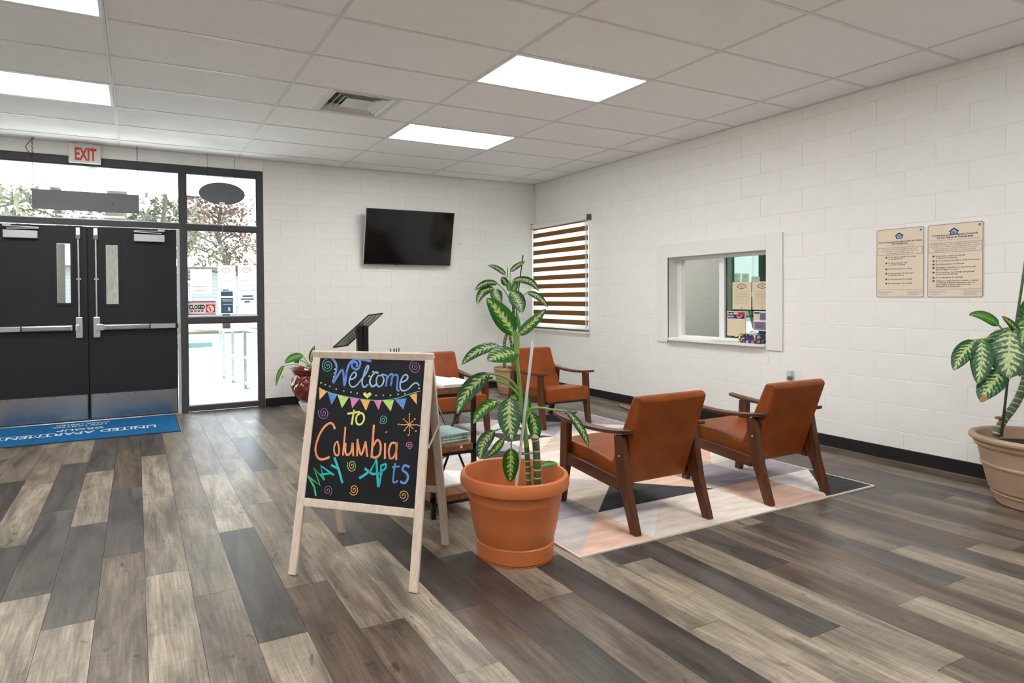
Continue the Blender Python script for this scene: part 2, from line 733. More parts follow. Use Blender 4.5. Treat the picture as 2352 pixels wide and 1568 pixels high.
# ---- floor: planks 0.1843 m wide, 1.22 m long, running towards the doors
PW, PL = 0.1843, 1.2205
fb = MB().box((RX0, RY0, -0.12), (WALLX, BACKY + 0.1, -0.006))
floor = fb.build('floor', M('underlay', (30, 27, 25), 0.9))
tag(floor, 'grey and brown wood-look plank floor of the lobby', 'floor', kind='structure')
plank_m = plank_mat('vinyl_plank', True)
plank_rest_m = plank_mat('vinyl_plank_rest', False)
LT, MD, DK, BR, VD, LM = (146, 134, 119), (116, 104, 92), (80, 73, 69), (94, 80, 69), (66, 58, 54), (131, 118, 104)
KNOWN = {   # row: (a joint y, {index of plank below the joint = -1, above = 0 ...: tone})
    -3: (3.17, {-1: LT, 0: DK, 1: DK, 2: LT}), -2: (2.825, {-1: LT, 0: DK, 1: LT, 2: DK, 3: MD}),
    -1: (3.48, {-1: MD, 0: DK, 1: BR, 2: DK}), 0: (3.154, {-1: LT, 0: LT, 1: LT, 2: DK}),
    1: (2.84, {-1: MD, 0: LM, 1: MD, 2: LM}), 2: (2.345, {-1: LT, 0: DK, 1: LT, 2: LM}), 3: (2.738, {-1: BR, 0: LM, 1: LT, 2: LM}),
    4: (2.27, {-1: BR, 0: LM, 1: MD, 2: DK}), 5: (1.845, {-1: LT, 0: LT, 1: DK, 2: LM}), 6: (2.228, {-1: BR, 0: VD, 1: DK, 2: MD}),
    7: (2.717, {-2: LM, -1: DK, 0: LM, 1: DK}), 8: (2.135, {-1: MD, 0: LT, 1: MD}), 9: (2.478, {-1: VD, 0: LM, 1: MD}),
    10: (1.686, {-1: LT, 0: LT, 1: MD}), 11: (2.246, {-1: LT, 0: DK, 1: MD}), 12: (1.442, {-1: LT, 0: DK, 1: BR}),
    13: (1.12, {-1: MD, 0: LT, 1: LM}), 14: (1.9, {-1: BR, 0: DK, 1: DK}), 15: (1.433, {-1: LT, 0: MD, 1: DK}),
    16: (2.303, {-1: BR, 0: LM, 1: MD}), 17: (1.435, {-1: MD, 0: DK, 1: MD}), 18: (1.756, {-1: LT, 0: MD, 1: LM}),
    19: (2.232, {-1: DK, 0: MD, 1: LM}), 20: (1.6, {-1: LM, 0: BR, 1: MD}), 26: (2.615, {-1: MD, 0: LM})}
rgp = random.Random(11)
plank_mesh = {}
rest = MB()


def plank_obj(x0, y0, y1, x1, col):
    key = (round(x1 - x0, 3), round(y1 - y0, 3))
    if key not in plank_mesh:
        g = 0.0006
        w, l = key
        b = MB().box((-w / 2 + g, -l / 2 + g, -0.006), (w / 2 - g, l / 2 - g, 0.0))
        me = bpy.data.meshes.new('plank')
        me.from_pydata(b.v, [], b.f)
        me.materials.append(plank_m)
        plank_mesh[key] = me
    o = bpy.data.objects.new('plank', plank_mesh[key])
    COL.objects.link(o)
    o.location = ((x0 + x1) / 2, (y0 + y1) / 2, 0)
    o.color = lin(col)
    o.parent = floor


nplank = 0
for row in range(-26, 29):
    x0 = 0.021 + PW * row
    x1 = min(x0 + PW, WALLX - 0.002)
    if x1 - x0 < 0.02 or x0 < RX0:
        continue
    j0, tones = KNOWN.get(row, (rgp.uniform(1.0, 2.2), {}))
    k = math.floor((RY0 - j0) / PL)
    while True:
        a, b = j0 + PL * k, j0 + PL * (k + 1)
        if a > BACKY:
            break
        a2, b2 = max(a, RY0), min(b, BACKY - 0.001)
        tone = tones.get(k, rgp.choice([LT, MD, DK, BR, LM, MD, LM, DK]))
        jit = rgp.uniform(0.92, 1.08)
        vis = (-8 <= row and b2 > 0.95 and (x0 > -0.9 or a2 > 3.0) and not (x0 > 2.2 and b2 < 0.9))
        if vis and b2 - a2 > 0.02 and nplank < 298:
            plank_obj(x0, a2, b2, x1, tuple(min(255, c * jit) for c in tone))
            nplank += 1
        elif b2 > a2:
            rest.box((x0 + .0006, a2 + .0006, -0.006), (x1 - .0006, b2 - .0006, 0.0))
        k += 1
ro = rest.build('plank_field', plank_rest_m, floor)
ro['kind'] = 'stuff'

# ---- concrete block walls
CH_, C0, BL = 0.1978, 0.03, 0.4035
block_mesh = {}


def block(parent, wall, a0, a1, z0, z1, plane, mat):
    """one painted block; wall 'x': face at x=plane, a along y; wall 'y': face at y=plane, a along x"""
    g = 0.0022
    key = (wall, round(a1 - a0, 3), round(z1 - z0, 3))
    if key not in block_mesh:
        w, h = key[1] / 2 - g, key[2] / 2 - g
        e = 0.0022
        b = MB()
        if wall == 'x':
            fr = [(0, -w + e, -h + e), (0, -w + e, h - e), (0, w - e, h - e), (0, w - e, -h + e)]
            bk = [(0.004, -w, -h), (0.004, -w, h), (0.004, w, h), (0.004, w, -h)]
        else:
            fr = [(-w + e, 0, -h + e), (w - e, 0, -h + e), (w - e, 0, h - e), (-w + e, 0, h - e)]
            bk = [(-w, 0.004, -h), (w, 0.004, -h), (w, 0.004, h), (-w, 0.004, h)]
        b.v = fr + bk
        b.f = [(3, 2, 1, 0) if wall == 'x' else (0, 1, 2, 3)] + [(i, i + 4, (i + 1) % 4 + 4, (i + 1) % 4) for i in range(4)]
        me = bpy.data.meshes.new('block')
        me.from_pydata(b.v, [], b.f)
        bm = bmesh.new()
        bm.from_mesh(me)
        bmesh.ops.recalc_face_normals(bm, faces=bm.faces)
        # normals must look into the room (-x or -y)
        f0 = [f for f in bm.faces if len(f.verts) == 4 and abs(f.calc_center_median()[0 if wall == 'x' else 1]) < 1e-6][0]
        if f0.normal[0 if wall == 'x' else 1] > 0:
            bmesh.ops.reverse_faces(bm, faces=bm.faces)
        bm.to_mesh(me)
        bm.free()
        me.materials.append(mat)
        block_mesh[key] = me
    o = bpy.data.objects.new('block', block_mesh[key])
    COL.objects.link(o)
    am, zm = (a0 + a1) / 2, (z0 + z1) / 2
    o.location = (plane, am, zm) if wall == 'x' else (am, plane, zm)
    o.parent = parent


def cut(r, holes):
    """rect minus holes -> list of rects"""
    rs = [r]
    for h in holes:
        out = []
        for (a0, a1, z0, z1) in rs:
            if a1 <= h[0] or a0 >= h[1] or z1 <= h[2] or z0 >= h[3]:
                out.append((a0, a1, z0, z1))
                continue
            if a0 < h[0]:
                out.append((a0, h[0], z0, z1))
            if a1 > h[1]:
                out.append((h[1], a1, z0, z1))
            m0, m1 = max(a0, h[0]), min(a1, h[1])
            if z0 < h[2]:
                out.append((m0, m1, z0, h[2]))
            if z1 > h[3]:
                out.append((m0, m1, h[3], z1))
        rs = out
    return rs


def block_wall(parent, wall, amin, amax, zmin, zmax, plane, ref_even, holes, mat, limit=None):
    n = 0
    for c in range(0, 16):
        z0, z1 = max(C0 + CH_ * (c - 0), zmin), min(C0 + CH_ * (c + 1), zmax)
        if c == 0:
            z0 = zmin
        if z1 - z0 < 0.02:
            continue
        off = ref_even + (0 if c % 2 == 0 else BL / 2)
        k = math.floor((amin - off) / BL)
        while off + BL * k < amax:
            a0, a1 = max(off + BL * k, amin), min(off + BL * (k + 1), amax)
            k += 1
            if a1 - a0 < 0.03:
                continue
            for r in cut((a0, a1, z0, z1), holes):
                if r[1] - r[0] > 0.012 and r[3] - r[2] > 0.012:
                    block(parent, wall, r[0], r[1], r[2], r[3], plane, mat)
                    n += 1
    return n


WIN = (3.775, 4.985, 0.80, 1.72)        # service window hole: y0,y1,z0,z1
BWIN = (6.31, 7.44, 0.86, 2.25)         # blind window hole
TH = 0.22
wr = MB()
for r in cut((RY0, BACKY + TH, 0, CEIL + 0.15), [WIN, BWIN]):
    wr.box((WALLX + 0.0025, r[0], r[2]), (WALLX + TH, r[1], r[3]))
wall_right = wr.build('wall_right', mortar)
tag(wall_right, 'white painted concrete block wall with the service window', 'wall', kind='structure')
NB = block_wall(wall_right, 'x', 0.03, BACKY, 0.0, CEIL, WALLX, 2.2415, [WIN, BWIN], paint)
pr_ = MB().box((WALLX, RY0, 0), (WALLX + 0.006, 0.03, CEIL)).build('plain_stretch', plain, wall_right)

FX0, FX1, FZ1 = -1.40, 1.358, 2.776      # storefront opening
wb = MB()
for r in cut((RX0 - TH, WALLX + 0.005, -0.05, CEIL + 0.15), [(FX0, FX1, -0.05, FZ1)]):
    wb.box((r[0], BACKY + 0.0025, r[2]), (r[1], BACKY + TH, r[3]))
wall_back = wb.build('wall_back', mortar)
tag(wall_back, 'white painted concrete block wall around the dark entrance', 'wall', kind='structure')
NB2 = block_wall(wall_back, 'y', FX1, WALLX, 0.0, CEIL, BACKY, 1.5555, [], paint)
MB().box((RX0, BACKY, FZ1), (FX1, BACKY + 0.006, CEIL)).build('header_panel', plain, wall_back)
MB().box((RX0, BACKY, 0), (FX0, BACKY + 0.006, FZ1)).build('plain_stretch', plain, wall_back)
tag(MB().box((RX0 - TH, RY0 - TH, 0), (RX0, BACKY + TH, CEIL + .15)).build('wall_left', plain), 'plain white wall opposite the service window', 'wall', kind='structure')
tag(MB().box((RX0, RY0 - TH, 0), (WALLX + TH, RY0, CEIL + .15)).build('wall_front', plain), 'plain white wall facing the entrance doors', 'wall', kind='structure')

# ---- baseboards
tag(MB().box((WALLX - 0.008, RY0, 0), (WALLX + 0.004, BACKY, 0.098)).build('baseboard_right', black_rubber, bevel=0.003), 'black rubber baseboard under the service window wall', 'baseboard', kind='structure')
tag(MB().box((FX1, BACKY - 0.008, 0), (WALLX - 0.008, BACKY + 0.004, 0.098)).build('baseboard_back', black_rubber, bevel=0.003), 'black rubber baseboard beside the entrance', 'baseboard', kind='structure')

# ---- suspended ceiling
LX = lambda i: 4.739 - 1.2192 * i
RYJ = lambda j: 7.165 - 0.6096 * (6 - j)
ceiling = MB().box((RX0, RY0, CEIL + 0.10), (WALLX + TH, BACKY + TH, CEIL + 0.15)).build('ceiling', plain)
tag(ceiling, 'white suspended ceiling of square-edged lay-in tiles', 'ceiling', kind='structure')
xs = [WALLX] + [LX(i) for i in range(0, 8)]
xs = [x for x in xs if x > RX0] + [RX0]
ys = [BACKY] + [RYJ(j) for j in range(6, -12, -1)]
ys = [y for y in ys if y > RY0] + [RY0]
LIGHT_CELLS = [(i, j) for i in (1, 4, 7) for j in (3, 0, -4, -7)]   # (column left of L_i, row between r_j and r_j+1)
VENT = (1.396, 1.992, RYJ(2), RYJ(3))
tile_mesh = {}


def ctile(x0, x1, y0, y1):
    key = (round(x1 - x0, 3), round(y1 - y0, 3))
    if key not in tile_mesh:
        w, h = key[0] / 2 - 0.003, key[1] / 2 - 0.003
        b = MB().box((-w, -h, 0.0), (w, h, 0.016))
        me = bpy.data.meshes.new('ceiling_tile')
        me.from_pydata(b.v, [], b.f)
        me.materials.append(tile_m)
        tile_mesh[key] = me
    o = bpy.data.objects.new('ceiling_tile', tile_mesh[key])
    COL.objects.link(o)
    o.location = ((x0 + x1) / 2, (y0 + y1) / 2, CEIL + 0.004)
    o.parent = ceiling


lights = []
for a in range(len(xs) - 1):
    for b in range(len(ys) - 1):
        x1, x0, y1, y0 = xs[a], xs[a + 1], ys[b], ys[b + 1]
        col_i, row_j = a - 1, 6 - b         # column between L_col and L_col+1; row between r_(row) and r_(row+1)
        if (col_i, row_j) in LIGHT_CELLS:
            lights.append((x0, x1, y0, y1))
            continue
        if col_i == 2 and row_j == 2:
            ctile(x0, VENT[0], y0, y1)
            ctile(VENT[1], x1, y0, y1)
            continue
        ctile(x0, x1, y0, y1)
for x in xs[1:-1]:
    MB().box((x - 0.012, RY0, CEIL), (x + 0.012, BACKY, CEIL + 0.003)).box((x - 0.001, RY0, CEIL), (x + 0.001, BACKY, CEIL + 0.035)).build('main_bar', bar_m, ceiling)
for y in ys[1:-1]:
    MB().box((RX0, y - 0.012, CEIL + 0.0004), (WALLX, y + 0.012, CEIL + 0.0036)).build('cross_bar', bar_m, ceiling)
for x in (VENT[0], VENT[1]):
    MB().box((x - 0.012, VENT[2], CEIL), (x + 0.012, VENT[3], CEIL + 0.003)).build('cross_bar', bar_m, ceiling)
MB().box((WALLX - 0.022, RY0, CEIL - 0.001), (WALLX, BACKY, CEIL + 0.003)).build('wall_angle', bar_m, ceiling)
MB().box((RX0, BACKY - 0.022, CEIL - 0.001), (WALLX, BACKY, CEIL + 0.003)).build('wall_angle', bar_m, ceiling)

panel_m = emit_mat('light_panel', (255, 254, 251), LIGHT_E)
for n, (x0, x1, y0, y1) in enumerate(lights):
    cx, cy = (x0 + x1) / 2, (y0 + y1) / 2
    w, h = (x1 - x0) / 2 - 0.012, (y1 - y0) / 2 - 0.012
    lab = {(0, 0): 'bright flush ceiling light panel beside the square air vent', (0, 1): 'bright flush ceiling light panel over the middle of the rug',
           (1, 0): 'bright flush ceiling light panel closest to the exit sign', (1, 1): 'bright flush ceiling light panel over the open plank floor'}.get(
        (0 if cx > 1.5 else (1 if cx > -2 else 2), 0 if cy > 5 else (1 if cy > 3 else 2)), 'flush light panel in the part of the ceiling away from the entrance')
    nm_ = 'ceiling_light_offscreen' if lab.startswith('flush light') else 'ceiling_light'
    t = thing(nm_, lab, 'ceiling light', (cx, cy, CEIL), group='flush ceiling light panels')
    e = 0.018
    MB().box((-w, -h, 0.0), (w, -h + e, 0.03)).box((-w, h - e, 0), (w, h, 0.03)).box((-w, -h + e, 0), (-w + e, h - e, 0.03)).box((w - e, -h + e, 0), (w, h - e, 0.03)).build('frame', white_plastic, t)
    MB().box((-w + e, -h + e, 0.004), (w - e, h - e, 0.02)).build('diffuser', panel_m, t)

# ---- ceiling air diffuser
vt = thing('ceiling_vent', 'square stepped metal air diffuser in the ceiling', 'vent', ((VENT[0] + VENT[1]) / 2, (VENT[2] + VENT[3]) / 2, CEIL))
vw = (VENT[1] - VENT[0]) / 2 - 0.012
MB().box((-vw, -vw, 0.075), (vw, vw, 0.09)).build('duct_backing', M('duct_galvanised', (120, 121, 120), 0.6), vt)


def ring(r0, z0, r1, z1, th=0.002):
    b = MB()
    for k in range(4):
        R = Matrix.Rotation(k * PI / 2, 4, 'Z')
        q = [R @ Vector(p) for p in ((-r0, -r0, z0), (r0, -r0, z0), (r1, -r1, z1), (-r1, -r1, z1))]
        q2 = [p + Vector((0, 0, th)) for p in q]
        b.quad(*q)
        b.quad(*reversed(q2))
        b.quad(q[0], q2[0], q2[1], q[1])
        b.quad(q[3], q[2], q2[2], q2[3])
    return b


vent_m = M('vent_metal', (214, 214, 212), 0.45, vary=0.03)
ring(vw, 0.0, vw - 0.03, 0.0).build('outer_frame', vent_m, vt)
ring(vw - 0.03, 0.0, vw - 0.085, 0.055).build('louver', vent_m, vt)
ring(vw - 0.075, 0.004, vw - 0.125, 0.045).build('louver', vent_m, vt)
ring(vw - 0.125, 0.006, vw - 0.16, 0.03).build('louver', vent_m, vt)
MB().box((-vw + 0.165, -vw + 0.165, 0.008), (vw - 0.165, vw - 0.165, 0.012)).build('centre_plate', vent_m, vt, bevel=0.003)

# ---- storefront frame
GY = BACKY + 0.055
FY0, FY1 = BACKY + 0.005, BACKY + 0.105
tr = thing('trim_1', 'dark grey metal frame around the entrance doors and sidelight', 'door frame', ((FX0 + FX1) / 2, BACKY, 0), kind='structure')


def tb(name, x0, x1, z0, z1, y0=FY0, y1=FY1):
    ox, oy = (FX0 + FX1) / 2, BACKY
    return MB().box((x0 - ox, y0 - oy, z0), (x1 - ox, y1 - oy, z1)).build(name, frame_m, tr, bevel=0.003)


MX0, MX1 = 0.447, 0.515
tb('jamb', FX0, FX0 + 0.065, 0, FZ1)
tb('jamb', 1.287, FX1, 0, FZ1)
tb('header', FX0 + 0.065, 1.287, 2.692, FZ1)
tb('mullion', MX0, MX1, 0, 2.692)
tb('transom_bar', FX0 + 0.065, MX0, 2.062, 2.124)
tb('sidelight_bar', MX1, 1.287, 2.058, 2.122)
tb('sidelight_bar', MX1, 1.287, 1.008, 1.074)
tb('sill', MX1, 1.287, 0.012, 0.072)
bead = M('glazing_bead', (190, 192, 194), 0.35, 0.6)


def glazing(name, n, x0, x1, z0, z1, label):
    t = thing(name, label, 'window', ((x0 + x1) / 2, GY, z0), kind='structure')
    w, h = (x1 - x0) / 2, z1 - z0
    MB().box((-w, -0.003, 0), (w, 0.003, h)).build('pane', glass_clear, t)
    e = 0.01
    MB().box((-w, -0.045, 0), (w, -0.035, e)).build('bead', bead, t)
    MB().box((-w, -0.045, h - e), (w, -0.035, h)).build('bead', frame_m, t)
    MB().box((-w, -0.045, e), (-w + e, -0.035, h - e)).build('bead', frame_m, t)
    MB().box((w - e, -0.045, e), (w, -0.035, h - e)).build('bead', frame_m, t)
    return t


glazing('window_1', 1, FX0 + 0.065, MX0, 2.124, 2.692, 'wide transom window over the double doors')
glazing('window_2', 2, MX1, 1.287, 2.122, 2.692, 'upper sidelight pane behind the hanging oval sign')
glazing('window_3', 3, MX1, 1.287, 1.074, 2.058, 'middle sidelight pane with notices taped to it')
glazing('window_4', 4, MX1, 1.287, 0.072, 1.008, 'lower sidelight pane overlooking the railing outside')


# ---- double doors (each leaf: panel with a narrow vision lite, kick plate, exit device, closer)
def door(name, x0, x1, lite, side, label):
    """side=+1: hinges on the right (x1), latch stile on the left"""
    cx = (x0 + x1) / 2
    yf = BACKY + 0.02                       # room face
    t = thing(name, label, 'door', (cx, yf, 0), kind='structure')
    z0, z1 = 0.012, 2.052
    l0, l1, lz0, lz1 = lite
    B = MB()
    for r in cut((x0, x1, z0, z1), [(l0, l1, lz0, lz1)]):
        B.box((r[0] - cx, 0, r[2]), (r[1] - cx, 0.045, r[3]))
    B.build('door_panel', door_m, t)
    e = 0.03
    fr = MB()
    for r in cut((l0 - e, l1 + e, lz0 - e, lz1 + e), [(l0, l1, lz0, lz1)]):
        fr.box((r[0] - cx, -0.008, r[2]), (r[1] - cx, 0.0005, r[3]))
    vf = fr.build('vision_frame', door_m, t, bevel=0.003)
    MB().box((l0 - cx, 0.018, lz0), (l1 - cx, 0.024, lz1)).build('vision_pane', glass_clear, t)
    # kick plate with screws
    kp = MB().box((x0 + 0.012 - cx, -0.002, 0.02), (x1 - 0.012 - cx, 0.0005, 0.282)).build('kick_plate', steel, t)
    for k in range(7):
        for zz in (0.032, 0.27):
            xx = x0 + 0.03 - cx + (x1 - x0 - 0.06) * k / 6
            o = MB().lathe([(0.0045, 0), (0.003, 0.0015)], 8).build('screw', black_metal, kp)
            o.rotation_euler = (PI / 2, 0, 0)
            o.location = (xx, -0.002, zz)
    # exit device
    lx = x0 + 0.075 if side > 0 else x1 - 0.075     # latch case x
    hx = x1 - 0.012 if side > 0 else x0 + 0.012
    s = side
    X = lambda v: v - cx
    pb = MB().box((min(X(lx + s * 0.06), X(hx)), -0.06, 0.962), (max(X(lx + s * 0.06), X(hx)), -0.012, 1.014)).build('push_bar', alu, t, bevel=0.004)
    a, b = X(lx + s * 0.075), X(lx + s * 0.50)
    MB().box((min(a, b), -0.068, 0.968), (max(a, b), -0.055, 1.008)).build('push_pad', steel, pb, bevel=0.003)
    a = X(lx + s * 0.505)
    MB().box((a - 0.006, -0.066, 0.96), (a + 0.006, -0.05, 1.016)).build('bar_gap', black_plastic, pb)
    MB().box((X(hx) - 0.012, -0.066, 0.96), (X(hx) + 0.012, -0.01, 1.016)).build('end_cap', black_plastic, pb)
    lc = MB().box((X(lx) - 0.032, -0.05, 0.88), (X(lx) + 0.032, 0.0, 1.10)).build('latch_case', alu, t, bevel=0.008)
    MB().box((X(lx) - 0.02 + s * 0.015, -0.075, 0.955), (X(lx) + 0.035 + s * 0.03, -0.03, 1.022)).build('latch_cover', alu, lc, bevel=0.006)
    rod = MB().tube([(X(lx), -0.022, 1.10), (X(lx), -0.022, 1.93)], 0.009, 12).build('vertical_rod', alu, t, smooth=True, auto=40)
    MB().box((X(lx) - 0.022, -0.026, 1.49), (X(lx) + 0.022, 0.0, 1.505)).build('rod_guide', alu, rod, bevel=0.002)
    tl = MB().box((X(lx) - 0.02, -0.04, 1.915), (X(lx) + 0.02, 0.0, 2.035)).build('top_latch', alu, t, bevel=0.004)
    MB().box((X(lx) - 0.021, -0.041, 1.915), (X(lx) + 0.021, -0.002, 1.958)).build('latch_sleeve', M('grey_sleeve', (120, 116, 108), 0.4, 0.5), tl)
    if side > 0:
        MB().box((X(x0) - 0.03, 0.045, z0), (X(x0) + 0.03, 0.055, z1)).build('added_astragal', black_metal, t)  # strip added behind the meeting gap to block the bright outdoors
    # closer
    c0 = (-0.01, 0.29) if side > 0 else (-1.175, -0.885)
    cb = MB().box((X(c0[0]), -0.06, 1.908), (X(c0[1]), 0.0, 1.985)).build('closer_body', silver_paint, t, bevel=0.004)
    ac = X(c0[1] - 0.03) if side > 0 else X(c0[0] + 0.03)
    MB().bar((ac, -0.045, 2.0), (ac - s * 0.27, -0.03, 2.012), 0.022, 0.008).build('closer_arm', silver_paint, cb)
    MB().bar((ac - s * 0.27, -0.03, 2.022), (ac + s * 0.02, -0.05, 2.024), 0.02, 0.008).build('closer_arm', silver_paint, cb)
    MB().box((ac - 0.035, -0.06, 2.018), (ac + 0.035, 0.0, 2.044)).build('arm_shoe', silver_paint, cb, bevel=0.006)
    return t


door('door_1', -1.332, -0.457, (-0.727, -0.607, 1.248, 1.866), -1, 'charcoal metal door leaf with kick plate, its hinges beside the far jamb')
door('door_2', -0.447, 0.412, (-0.281, -0.167, 1.234, 1.861), 1, 'charcoal metal door leaf hinged beside the glass sidelight')
# continuous hinge strip and threshold
tag(MB().box((0.416, BACKY + 0.012, 0.012), (0.445, BACKY + 0.05, 2.05)).build('trim_2', M('hinge_strip', (206, 207, 210), 0.4, 0.5), bevel=0.002), 'pale continuous hinge strip between door and sidelight', 'hinge', kind='structure')
tag(MB().box((FX0 + 0.065, BACKY - 0.03, 0), (MX0, BACKY + 0.09, 0.011)).build('trim_3', alu, bevel=0.003), 'aluminium threshold under the double doors', 'threshold', kind='structure')

# ---- service window
WD = 0.16                                # depth of the window plane behind the wall face
sw = thing('window_5', 'sliding service window with white casing and sill', 'service window', (WALLX, 4.38, 0.82), kind='structure')


def SW(lo, hi):                          # local box from world coordinates
    return MB().box((lo[0] - WALLX, lo[1] - 4.38, lo[2] - 0.82), (hi[0] - WALLX, hi[1] - 4.38, hi[2] - 0.82))


SW((WALLX - 0.018, 3.628, 0.772), (WALLX + 0.004, 3.79, 1.843)).build('casing_board', offwhite, sw, bevel=0.003)
SW((WALLX - 0.018, 4.97, 0.772), (WALLX + 0.004, 5.128, 1.843)).build('casing_board', offwhite, sw, bevel=0.003)
SW((WALLX - 0.018, 3.79, 1.695), (WALLX + 0.004, 4.97, 1.843)).build('casing_board', offwhite, sw, bevel=0.003)
SW((WALLX - 0.01, 3.775, 0.80), (WALLX + TH, 3.79, 1.72)).build('jamb', offwhite, sw)
SW((WALLX - 0.01, 4.97, 0.80), (WALLX + TH, 4.985, 1.72)).build('jamb', offwhite, sw)
SW((WALLX - 0.01, 3.79, 1.695), (WALLX + TH, 4.97, 1.72)).build('head_jamb', offwhite, sw)
sl = MB()
q = [(WALLX + TH, 3.79), (WALLX + TH, 4.97), (WALLX - 0.075, 4.97), (WALLX - 0.075, 3.86), (WALLX - 0.03, 3.79)]
sl.prism([(a - WALLX, b - 4.38) for a, b in q], 'z', 0.798 - 0.82, 0.822 - 0.82)
sl.build('sill', offwhite, sw, bevel=0.003)
wx0, wx1 = WALLX + WD - 0.03, WALLX + WD + 0.03
vinyl = M('white_vinyl', (240, 241, 242), 0.35, vary=0.01)
SW((wx0, 3.79, 0.822), (wx1, 4.97, 0.848)).build('track_frame', vinyl, sw, bevel=0.003)
SW((wx0, 3.79, 1.664), (wx1, 4.97, 1.695)).build('track_frame', vinyl, sw, bevel=0.003)
SW((wx0, 4.915, 0.848), (wx1, 4.97, 1.664)).build('track_frame', vinyl, sw, bevel=0.003)
SW((wx0, 3.79, 0.848), (wx1, 3.82, 1.664)).build('track_frame', vinyl, sw, bevel=0.003)
SW((wx0, 4.362, 0.848), (wx1, 4.424, 1.664)).build('meeting_stile', vinyl, sw, bevel=0.003)
SW((wx0 + 0.028, 4.345, 0.85), (wx0 + 0.04, 4.362, 1.66)).build('pane_gasket', black_rubber, sw)
SW((wx0 + 0.02, 3.82, 0.85), (wx0 + 0.026, 4.35, 1.662)).build('pane', glass_green, sw)

# ---- window behind the striped blind
bw = thing('window_6', 'daylit window behind the brown and white striped blind', 'window', (WALLX + 0.12, (BWIN[0] + BWIN[1]) / 2, BWIN[2]), kind='structure')
hw, hh = (BWIN[1] - BWIN[0]) / 2, BWIN[3] - BWIN[2]
for n_, lo, hi in (('window_frame', (-0.03, -hw, 0), (0.03, -hw + 0.05, hh)), ('window_frame', (-0.03, hw - 0.05, 0), (0.03, hw, hh)),
                   ('window_frame', (-0.03, -hw + 0.05, 0), (0.03, hw - 0.05, 0.05)), ('window_frame', (-0.03, -hw + 0.05, hh - 0.05), (0.03, hw - 0.05, hh)),
                   ('meeting_rail', (-0.02, -hw + 0.05, hh / 2 - 0.02), (0.02, hw - 0.05, hh / 2 + 0.02)), ):
    MB().box(lo, hi).build(n_, vinyl, bw)
MB().box((-0.003, -hw + 0.05, 0.05), (0.003, hw - 0.05, hh - 0.05)).build('pane', glass_clear, bw)

# ---- office behind the service window
OX1, OY0, OY1 = 8.2, 2.6, 6.2
ow = MB().box((WALLX + TH, OY1 + 0.0025, 0), (OX1, OY1 + 0.12, CEIL)).build('wall_office', mortar)
tag(ow, 'white block wall inside the office beyond the service window', 'wall', kind='structure')
block_wall(ow, 'y', WALLX + TH, OX1, 0.42, 2.3, OY1, 5.62, [], paint)
MB().box((WALLX + TH, OY1, 0), (OX1, OY1 + 0.006, 0.42)).build('plain_stretch', plain, ow)
MB().box((WALLX + TH, OY1, 2.3), (OX1, OY1 + 0.006, CEIL)).build('plain_stretch', plain, ow)
og = M('office_darkened', (148, 156, 140), 0.6)  # made-up grey-green: dimness behind the green pane put into the wall colour
tag(MB().box((OX1, OY0, 0), (OX1 + 0.1, OY1 + 0.1, CEIL)).build('wall_office_end', og), 'grey-green end wall inside the office', 'wall', kind='structure')
tag(MB().box((WALLX + TH, OY0 - 0.1, 0), (OX1 + 0.1, OY0, CEIL)).build('wall_office_side', og), 'grey-green side wall inside the office', 'wall', kind='structure')
tag(MB().box((WALLX + TH, OY0 - .1, -0.05), (OX1 + .1, OY1 + .1, 0)).build('floor_office', M('office_carpet', (96, 96, 94), 0.9, bump=0.5)), 'grey carpet of the office behind the service window', 'floor', kind='structure')
tag(MB().box((WALLX + TH, OY0 - .1, CEIL), (OX1 + .1, OY1 + .1, CEIL + 0.05)).build('ceiling_office', plain), 'flat white ceiling of the office', 'ceiling', kind='structure')


# ================================================================== OUTDOORS
concrete_out = M('pale_concrete', (206, 203, 197), 0.85, vary=0.05, vscale=2, bump=0.2)
pav = MB().box((-40, BACKY + 0.12, -0.10), (40, 19.6, -0.02)).build('pavement', concrete_out)
tag(pav, 'pale concrete pavement outside the entrance', 'pavement', kind='structure')
tag(MB().box((-40, 20.9, -0.16), (40, 26.5, -0.12)).build('road', M('asphalt_pale', (140, 138, 134), 0.9, vary=0.08, bump=0.3)), 'pale asphalt road beyond the red kerb', 'road', kind='structure')
kb = thing('kerb', 'concrete kerb along the road, partly painted red', 'kerb', (0, 20.25, -0.14), kind='structure')
MB().box((-40, -0.65, 0), (1.0, 0.65, 0.12)).build('plain_kerb', concrete_out, kb)
MB().box((1.0, -0.65, 0), (14, 0.65, 0.125)).build('red_kerb', M('kerb_red_paint', (112, 58, 52), 0.7), kb)
tag(MB().box((-60, 26.5, -0.14), (60, 90, -0.02)).build('lawn', M('dry_lawn', (100, 96, 72), 0.95, vary=0.25, vscale=0.6, bump=0.5)), 'dry grass strip beyond the road', 'lawn', kind='structure')
tag(MB().box((-40, -40, -0.10), (WALLX + 30, BACKY + 0.12, -0.06)).build('ground', concrete_out), 'pale paved ground around the building', 'ground', kind='structure')
soffit = MB().box((-4.5, BACKY + TH, 2.86), (4.0, 10.2, 3.05)).build('porch_soffit', M('soffit_white', (236, 236, 232), 0.7))
tag(soffit, 'white porch soffit over the entrance doors', 'soffit', kind='structure')
for sx_ in (-0.45, 1.02):
    t = thing('soffit_light', 'small round porch light under the soffit, ' + ('above the double doors' if sx_ < 0 else 'above the sidelight'), 'porch light', (sx_, 8.35, 2.86), group='porch lights')
    MB().lathe([(0.09, 0), (0.095, -0.012), (0.09, -0.02)], 24).build('rim', M('lamp_rim_grey', (120, 122, 124), 0.5), t, smooth=True, auto=40)
    MB().lathe([(0.08, -0.018), (0.07, -0.045), (0.04, -0.062), (0.005, -0.068)], 24).build('dome', M('lamp_dome', (170, 172, 172), 0.4), t, smooth=True)
